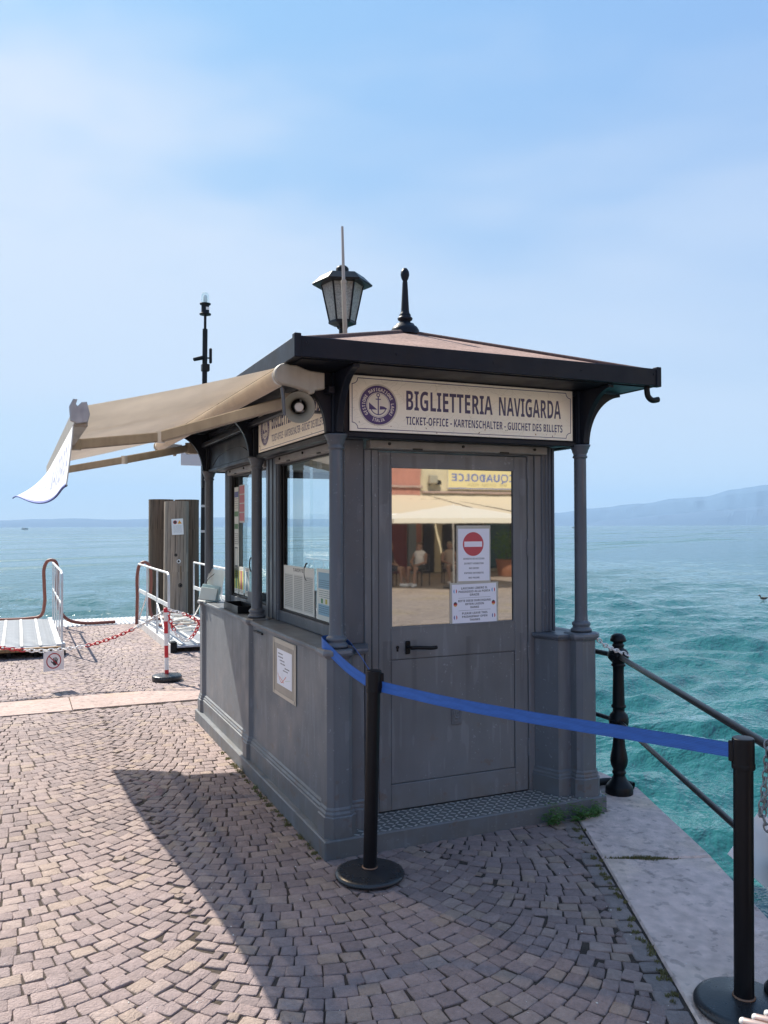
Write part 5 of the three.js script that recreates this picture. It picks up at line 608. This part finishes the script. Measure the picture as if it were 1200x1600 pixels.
// ---------------------------------------------------------------- the square behind, seen in the door glass
const FZ = 21.6;
const wallMat = (c) => std(c, { roughness: 0.9, map: sized(T.mottle, 2.5), bumpMap: sized(T.fine, 0.6), bumpScale: 0.004 });
{ const t = thing('town_house', 'salmon-red house front mirrored in the door glass', 'house', [6.5, 0, FZ]); put('wall', tidy(cbox(-2, 11.53, 0, 9, FZ, FZ + 8, 0.02)), wallMat([0.52, 0.235, 0.18]), t);
  for (const x of [1, 4.2, 7.4]) for (const y of [4.6]) { const w = mb().box(x, x + 1.1, y, y + 1.7, FZ - 0.06, FZ - 0.01, 0.01).build('window', M.rubber, t); mb().box(x - 0.12, x + 1.22, y - 0.12, y - 0.01, FZ - 0.12, FZ - 0.005, 0.01).build('sill', M.pink, w); }
  mb().box(-2, 11.53, 2.98, 3.06, FZ - 0.10, FZ - 0.005, 0.01).build('cornice', M.pink, t); mb().box(8.6, 10.9, 0.02, 2.5, FZ - 0.05, FZ - 0.004, 0.01).build('shop_front', std([0.16, 0.03, 0.03], { roughness: 0.5 }), t); mb().box(-1, 8.2, 0.02, 2.5, FZ - 0.05, FZ - 0.004, 0.01).build('shop_front', M.rubber, t); mb().box(10.95, 11.25, 0.01, 2.6, FZ - 0.16, FZ - 0.004, 0.01).build('pillar', std([0.20, 0.24, 0.27], { roughness: 0.7 }), t); }
{ const t = thing('town_house', 'pale yellow restaurant house front mirrored in the door glass', 'house', [18, 0, FZ]); put('wall', tidy(cbox(11.535, 26, 0, 9, FZ + 0.01, FZ + 8, 0.02)), wallMat([0.66, 0.58, 0.40]), t);
  mb().box(11.54, 26, 2.80, 2.88, FZ - 0.09, FZ + 0.004, 0.01).build('cornice', M.pink, t); mb().box(12.35, 14.0, 0.02, 2.5, FZ - 0.05, FZ + 0.004, 0.01).build('shop_front', M.rubber, t); mb().box(11.56, 12.0, 0.02, 2.5, FZ - 0.05, FZ + 0.004, 0.01).build('shop_front', M.rubber, t);
  for (const x of [14.05, 15.15]) { const sh = mb().box(x, x + 1.05, 0.12, 2.3, FZ - 0.07, FZ + 0.004, 0.01).build('shutter', std([0.02, 0.06, 0.075], { roughness: 0.5 }), t); const m = mb(); for (let y = 0.2; y < 2.2; y += 0.075) m.box(x + 0.07, x + 0.98, y, y + 0.05, FZ - 0.095, FZ - 0.072, 0.004); m.build('louvre', std([0.05, 0.13, 0.15], { roughness: 0.45 }), sh, 'stuff'); } }
sheet('restaurant_sign', 'yellow restaurant sign with blue capitals mirrored at the top of the door glass', 'sign', [14.15, 3.32, FZ - 0.08], 3.25, 0.72, printed(1600, 354, (c, w, h) => { c.fillStyle = '#d3c592'; c.fillRect(0, 0, w, h); c.fillStyle = '#3d5aa8'; c.fillRect(0, 330, w, 16); c.fillStyle = '#7a7350'; c.fillRect(0, 8, w, 6); c.fillStyle = '#4c62a4'; fitText(c, 'ACQUADOLCE', 800, 218, 190, 1440); c.fillStyle = '#8a8260'; fitText(c, 'BAR - CUCINA - PIZZA', 800, 296, 62, 800, 'normal'); }), { turn: Math.PI, thick: 0.05 });
{ const t = thing('wall_floodlight', 'grey wall floodlight beside the restaurant sign', 'floodlight', [11.85, 3.3, FZ - 0.2]); mb().box(11.70, 12.0, 3.12, 3.42, FZ - 0.34, FZ - 0.16, 0.03).build('housing', std([0.30, 0.28, 0.22], { roughness: 0.5 }), t); mb().bar([11.85, 3.15, FZ - 0.2], [11.85, 3.1, FZ + 0.02], 0.03, 8).box(12.06, 12.22, 3.1, 3.25, FZ - 0.22, FZ + 0.005, 0.02).build('bracket', M.iron, t); }
{ const t = thing('shop_awning', 'wide cream shop awning over the café seats mirrored in the door', 'awning', [12, 2.7, FZ]); const cm = phys([0.74, 0.62, 0.42], { roughness: 0.9, transmission: 0.25, thickness: 0, side: THREE.DoubleSide }); const a = (x0, x1, lab) => { put('canopy', boxUV(flat([x0, 2.72, FZ - 0.05, x1, 2.72, FZ - 0.05, x1, 1.98, FZ - 4.6, x0, 2.72, FZ - 0.05, x1, 1.98, FZ - 4.6, x0, 1.98, FZ - 4.6])), cm, t); put('valance', boxUV(flat([x0, 1.98, FZ - 4.6, x1, 1.98, FZ - 4.6, x1, 1.76, FZ - 4.62, x0, 1.98, FZ - 4.6, x1, 1.76, FZ - 4.62, x0, 1.76, FZ - 4.62])), cm, t); mb().bar([x0, 1.98, FZ - 4.6], [x1, 1.98, FZ - 4.6], 0.03, 8).build('front_bar', M.whitePl, t); }; a(3, 11.7); a(11.8, 19); mb().bar([11.9, 2.62, FZ - 0.3], [12.9, 1.98, FZ - 4.5], 0.05, 8).build('arm', M.iron, t); }
function parasol(label, x, z, r) { const t = thing('parasol', label, 'parasol', [x, 0, z], 'white café parasols'); const cm = phys([0.86, 0.80, 0.66], { roughness: 0.9, transmission: 0.3, thickness: 0, side: THREE.DoubleSide }); const g = new THREE.LatheGeometry([[0.02, 2.20], [r * 0.5, 2.03], [r, 1.84], [r * 1.003, 1.72]].map(([a, b]) => new THREE.Vector2(a, b)), 8, 0.4).toNonIndexed(); g.computeVertexNormals(); g.translate(x, 0, z); put('canopy', tidy(g), cm, t); mb().bar([x, 0, z], [x, 2.22, z], 0.025, 10).build('pole', M.whitePl, t); put('base', tidy(lathe([[0, 0.01], [0.28, 0.01], [0.28, 0.07], [0.06, 0.10], [0, 0.1]], [x, 0, z], 20)), M.wall, t); for (let k = 0; k < 8; k++) { const a = k * Math.PI / 4 + 0.4; mb().bar([x, 2.17, z], [x + Math.sin(a) * r, 1.83, z + Math.cos(a) * r], 0.012, 6).build('rib', M.whitePl, t); } }
parasol('white parasol mirrored in the middle of the door glass above the notices', 9.2, 15.0, 2.3); parasol('white parasol mirrored at the hinge side of the door glass', 14.4, 15.4, 2.2); parasol('white parasol mirrored on the handle side of the door glass', 4.4, 15.2, 2.3);
function surfaceNet(f, lo, hi, s) {       // mesh of f = 0 (negative inside), smooth normals from f
  const n = lo.map((a, i) => Math.ceil((hi[i] - a) / s) + 2), at = (i, j, k) => (k * n[1] + j) * n[0] + i, val = new Float32Array(n[0] * n[1] * n[2]), id = new Int32Array(val.length).fill(-1), P = [], idx = [];
  for (let k = 0; k < n[2]; k++) for (let j = 0; j < n[1]; j++) for (let i = 0; i < n[0]; i++) val[at(i, j, k)] = f(lo[0] + i * s, lo[1] + j * s, lo[2] + k * s);
  const E = [[0, 1], [0, 2], [0, 4], [1, 3], [1, 5], [2, 3], [2, 6], [3, 7], [4, 5], [4, 6], [5, 7], [6, 7]];
  for (let k = 0; k < n[2] - 1; k++) for (let j = 0; j < n[1] - 1; j++) for (let i = 0; i < n[0] - 1; i++) { const c = []; let m = 0; for (let q = 0; q < 8; q++) { c[q] = val[at(i + (q & 1), j + (q >> 1 & 1), k + (q >> 2))]; if (c[q] < 0) m++; } if (!m || m === 8) continue; let x = 0, y = 0, z = 0, t = 0; for (const [a, b] of E) if (c[a] < 0 !== c[b] < 0) { const u = c[a] / (c[a] - c[b]); x += lerp(a & 1, b & 1, u); y += lerp(a >> 1 & 1, b >> 1 & 1, u); z += lerp(a >> 2, b >> 2, u); t++; } id[at(i, j, k)] = P.length / 3; P.push(lo[0] + (i + x / t) * s, lo[1] + (j + y / t) * s, lo[2] + (k + z / t) * s); }
  for (let k = 1; k < n[2] - 1; k++) for (let j = 1; j < n[1] - 1; j++) for (let i = 1; i < n[0] - 1; i++) { const v = val[at(i, j, k)] < 0; const face = (w, q) => { if (v === w) return; const [a, b, c, d] = q.map((p) => id[at(...p)]); if (v) idx.push(a, b, c, a, c, d); else idx.push(a, c, b, a, d, c); }; face(val[at(i + 1, j, k)] < 0, [[i, j - 1, k - 1], [i, j, k - 1], [i, j, k], [i, j - 1, k]]); face(val[at(i, j + 1, k)] < 0, [[i - 1, j, k - 1], [i - 1, j, k], [i, j, k], [i, j, k - 1]]); face(val[at(i, j, k + 1)] < 0, [[i - 1, j - 1, k], [i, j - 1, k], [i, j, k], [i - 1, j, k]]); }
  const g = new THREE.BufferGeometry(); g.setAttribute('position', new THREE.Float32BufferAttribute(P, 3)); g.setIndex(idx); g.computeVertexNormals(); return tidy(g);
}
const capsules = (B, k) => (x, y, z) => { let d = 1e9; for (const [a, b, ra, rb] of B) { const dx = b[0] - a[0], dy = b[1] - a[1], dz = b[2] - a[2], t = clamp(((x - a[0]) * dx + (y - a[1]) * dy + (z - a[2]) * dz) / (dx * dx + dy * dy + dz * dz + 1e-9)), e = Math.hypot(x - a[0] - dx * t, y - a[1] - dy * t, z - a[2] - dz * t) - lerp(ra, rb, t); const h = clamp(0.5 + 0.5 * (d - e) / k); d = lerp(d, e, h) - k * h * (1 - h); } return d; };
function sitter(label, x, z, turn, top, shorts, hairC, lean) {    // seated person, facing +z before the turn
  const t = thing('person', label, 'person', [x, 0, z]); t.off = V(0, 0, 0);
  const hip = 0.53, s = 0.88, arms = [], legs = [], torso = [[[0, hip, -0.02], [0, 0.78, -0.06 + lean], 0.125, 0.13], [[-0.09, 0.93, -0.05 + lean], [0.09, 0.93, -0.05 + lean], 0.085, 0.085], [[0, 0.80, -0.05 + lean], [0, 0.92, -0.05 + lean], 0.13, 0.12]];
  const hands = []; for (const q of [-1, 1]) { legs.push([[q * 0.09, hip, 0.0], [q * 0.115, 0.52, 0.42], 0.088, 0.062]); legs.push([[q * 0.115, 0.52, 0.42], [q * (q > 0 ? 0.11 : 0.16), 0.10, q > 0 ? 0.46 : 0.56], 0.058, 0.036]); arms.push([[q * 0.19, 0.92, -0.05 + lean], [q * 0.24, 0.70, 0.04 + lean], 0.046, 0.038]); arms.push([[q * 0.24, 0.70, 0.04 + lean], [q * 0.09, 0.63, 0.24], 0.036, 0.027]); hands.push([[q * 0.09, 0.63, 0.24], [q * 0.05, 0.61, 0.29], 0.026, 0.03]); for (let f = 0; f < 4; f++) hands.push([[q * 0.05, 0.615 - f * 0.013, 0.29], [q * 0.0, 0.605 - f * 0.013, 0.345 - f * 0.006], 0.008, 0.007]); hands.push([[q * 0.07, 0.635, 0.28], [q * 0.035, 0.65, 0.32], 0.010, 0.008]); }
  const head = [[[0, 0.98, -0.04 + lean], [0, 1.06, -0.025 + lean], 0.05, 0.046], [[0, 1.13, -0.015 + lean], [0, 1.19, -0.02 + lean], 0.074, 0.084], [[0, 1.085, 0.02 + lean], [0, 1.09, 0.025 + lean], 0.05, 0.045], [[0, 1.135, 0.065 + lean], [0, 1.12, 0.082 + lean], 0.012, 0.014], [[-0.082, 1.14, -0.01 + lean], [-0.086, 1.16, -0.015 + lean], 0.014, 0.016], [[0.082, 1.14, -0.01 + lean], [0.086, 1.16, -0.015 + lean], 0.014, 0.016]];
  const feet = [-1, 1].map((q) => [[q > 0 ? 0.11 : -0.16, 0.055, q > 0 ? 0.43 : 0.53], [q > 0 ? 0.12 : -0.19, 0.04, q > 0 ? 0.60 : 0.69], 0.045, 0.036]);
  const skin = std([0.36, 0.21, 0.145], { roughness: 0.6 });
  const body = put('body', surfaceNet(capsules([...torso, ...legs, ...arms, ...hands, ...head, ...feet], 0.022), [-0.36, 0, -0.3], [0.36, 1.32, 0.78], 0.014), skin, t);
  put('top', surfaceNet(capsules(torso.map(([a, b, r, q]) => [a, b, r + 0.012, q + 0.012]), 0.04), [-0.3, 0.4, -0.3], [0.3, 1.08, 0.3], 0.02), std(top, { roughness: 0.9 }), t); put('shorts', surfaceNet(capsules([[[-0.06, hip, -0.03], [0.06, hip, -0.03], 0.125, 0.125], ...legs.filter((_, i) => i % 2 === 0).map(([a, b, r, q]) => [a, [lerp(a[0], b[0], 0.72), lerp(a[1], b[1], 0.72), lerp(a[2], b[2], 0.72)], r + 0.014, q + 0.022])], 0.03), [-0.3, 0.36, -0.24], [0.3, 0.7, 0.46], 0.02), std(shorts, { roughness: 0.9 }), t);
  put('hair', surfaceNet((X, Y, Z) => Math.max(capsules([[[0, 1.15, -0.03 + lean], [0, 1.195, -0.03 + lean], 0.085, 0.093]], 0.01)(X, Y, Z), (Z - lean - 0.055) * 0.8 - (Y - 1.21) * 1.1), [-0.14, 1.0, -0.2], [0.14, 1.32, 0.2], 0.014), std(hairC, { roughness: 0.8 }), t);
  put('shoes', surfaceNet(capsules(feet.map(([a, b, r, q]) => [a, b, r + 0.010, q + 0.010]), 0.01), [-0.3, 0, 0.3], [0.25, 0.12, 0.8], 0.012), std([0.80, 0.80, 0.80], { roughness: 0.6 }), t);
  for (const q of [-1, 1]) put('eye', tidy(new THREE.SphereGeometry(0.011, 10, 8).translate(q * 0.032, 1.155, 0.062 + lean)), M.rubber, t);
  t.rotation.y = turn; t.position.set(x, 0, z); t.scale.setScalar(0.94);
}
function cafeChair(label, x, z, turn) { const t = thing('cafe_chair', label, 'chair', [0, 0, 0], 'café chairs'); t.off = V(0, 0, 0); const m = std([0.05, 0.045, 0.04], { roughness: 0.6 }); put('seat', tidy(cbox(-0.22, 0.22, 0.41, 0.44, -0.22, 0.22, 0.008)), m, t); put('backrest', tidy(cbox(-0.21, 0.21, 0.55, 0.86, -0.25, -0.225, 0.008)), m, t); for (const [a, b] of [[-1, -1], [1, -1], [-1, 1], [1, 1]]) put('leg', tidy(cbox(a * 0.20 - 0.014, a * 0.20 + 0.014, 0, b < 0 ? 0.86 : 0.41, b * 0.205 - 0.014 - (b < 0 ? 0.018 : 0), b * 0.205 + 0.014 - (b < 0 ? 0.018 : 0), 0.004)), m, t); t.rotation.y = turn; t.position.set(x, 0, z); }
const seats = [[8.72, 16.1, Math.PI + 1.0, [0.78, 0.76, 0.74], [0.05, 0.055, 0.05], [0.12, 0.07, 0.04], 0, 'seated person in a white sleeveless top and dark shorts mirrored in the door'], [7.85, 16.3, Math.PI - 0.9, [0.05, 0.05, 0.06], [0.04, 0.045, 0.06], [0.40, 0.30, 0.22], 0.10, 'seated person in dark clothes leaning forward mirrored in the door'], [9.95, 16.6, Math.PI + 0.3, [0.40, 0.32, 0.26], [0.30, 0.26, 0.22], [0.25, 0.2, 0.15], 0, 'seated person in beige clothes mirrored behind the notices']];
for (const [x, z, a, top, sh, hr, ln, lab] of seats) { sitter(lab, x, z, a, top, sh, hr, ln); cafeChair(lab.replace(/^seated person in (.*?) (leaning|mirrored).*/, 'dark café chair under the person in $1'), x, z, a); }
{ const t = thing('potted_shrub', 'small potted shrub in front of the teal shutters mirrored in the door', 'plant', [13.1, 0, 18.6]); put('pot', tidy(lathe([[0, 0.01], [0.26, 0.01], [0.34, 0.5], [0.36, 0.56], [0.32, 0.56], [0.30, 0.5], [0, 0.5]], [13.1, 0, 18.6], 24)), std([0.30, 0.13, 0.07], { roughness: 0.9 }), t); const p = []; for (let i = 0; i < 900; i++) { const a = rr(0, 6.28), u = rr(-1, 1), r = 0.5 * Math.cbrt(rand()), q = Math.sqrt(1 - u * u), c = V(13.1 + r * q * Math.cos(a), 1.0 + r * u * 1.1, 18.6 + r * q * Math.sin(a)), d = V(rr(-1, 1), rr(-1, 1), rr(-1, 1)).normalize(), e = V(d.y, -d.x, rr(-1, 1)).normalize(); for (const v of [c.clone().addScaledVector(d, 0.06), c.clone().addScaledVector(e, 0.025), c.clone().addScaledVector(e, -0.025)]) p.push(v.x, v.y, v.z); } put('crown', boxUV(flat(p)), M.leaf, t); mb().bar([13.1, 0.5, 18.6], [13.1, 0.9, 18.6], 0.025).build('stem', M.woodDark, t); }

const renderer = new THREE.WebGLRenderer({ antialias: true });
renderer.toneMapping = THREE.LinearToneMapping; renderer.toneMappingExposure = EXPOSURE; renderer.shadowMap.enabled = true;
scene.environmentIntensity = 1;
renderer.setSize(768, 1024);
renderer.render(scene, camera);
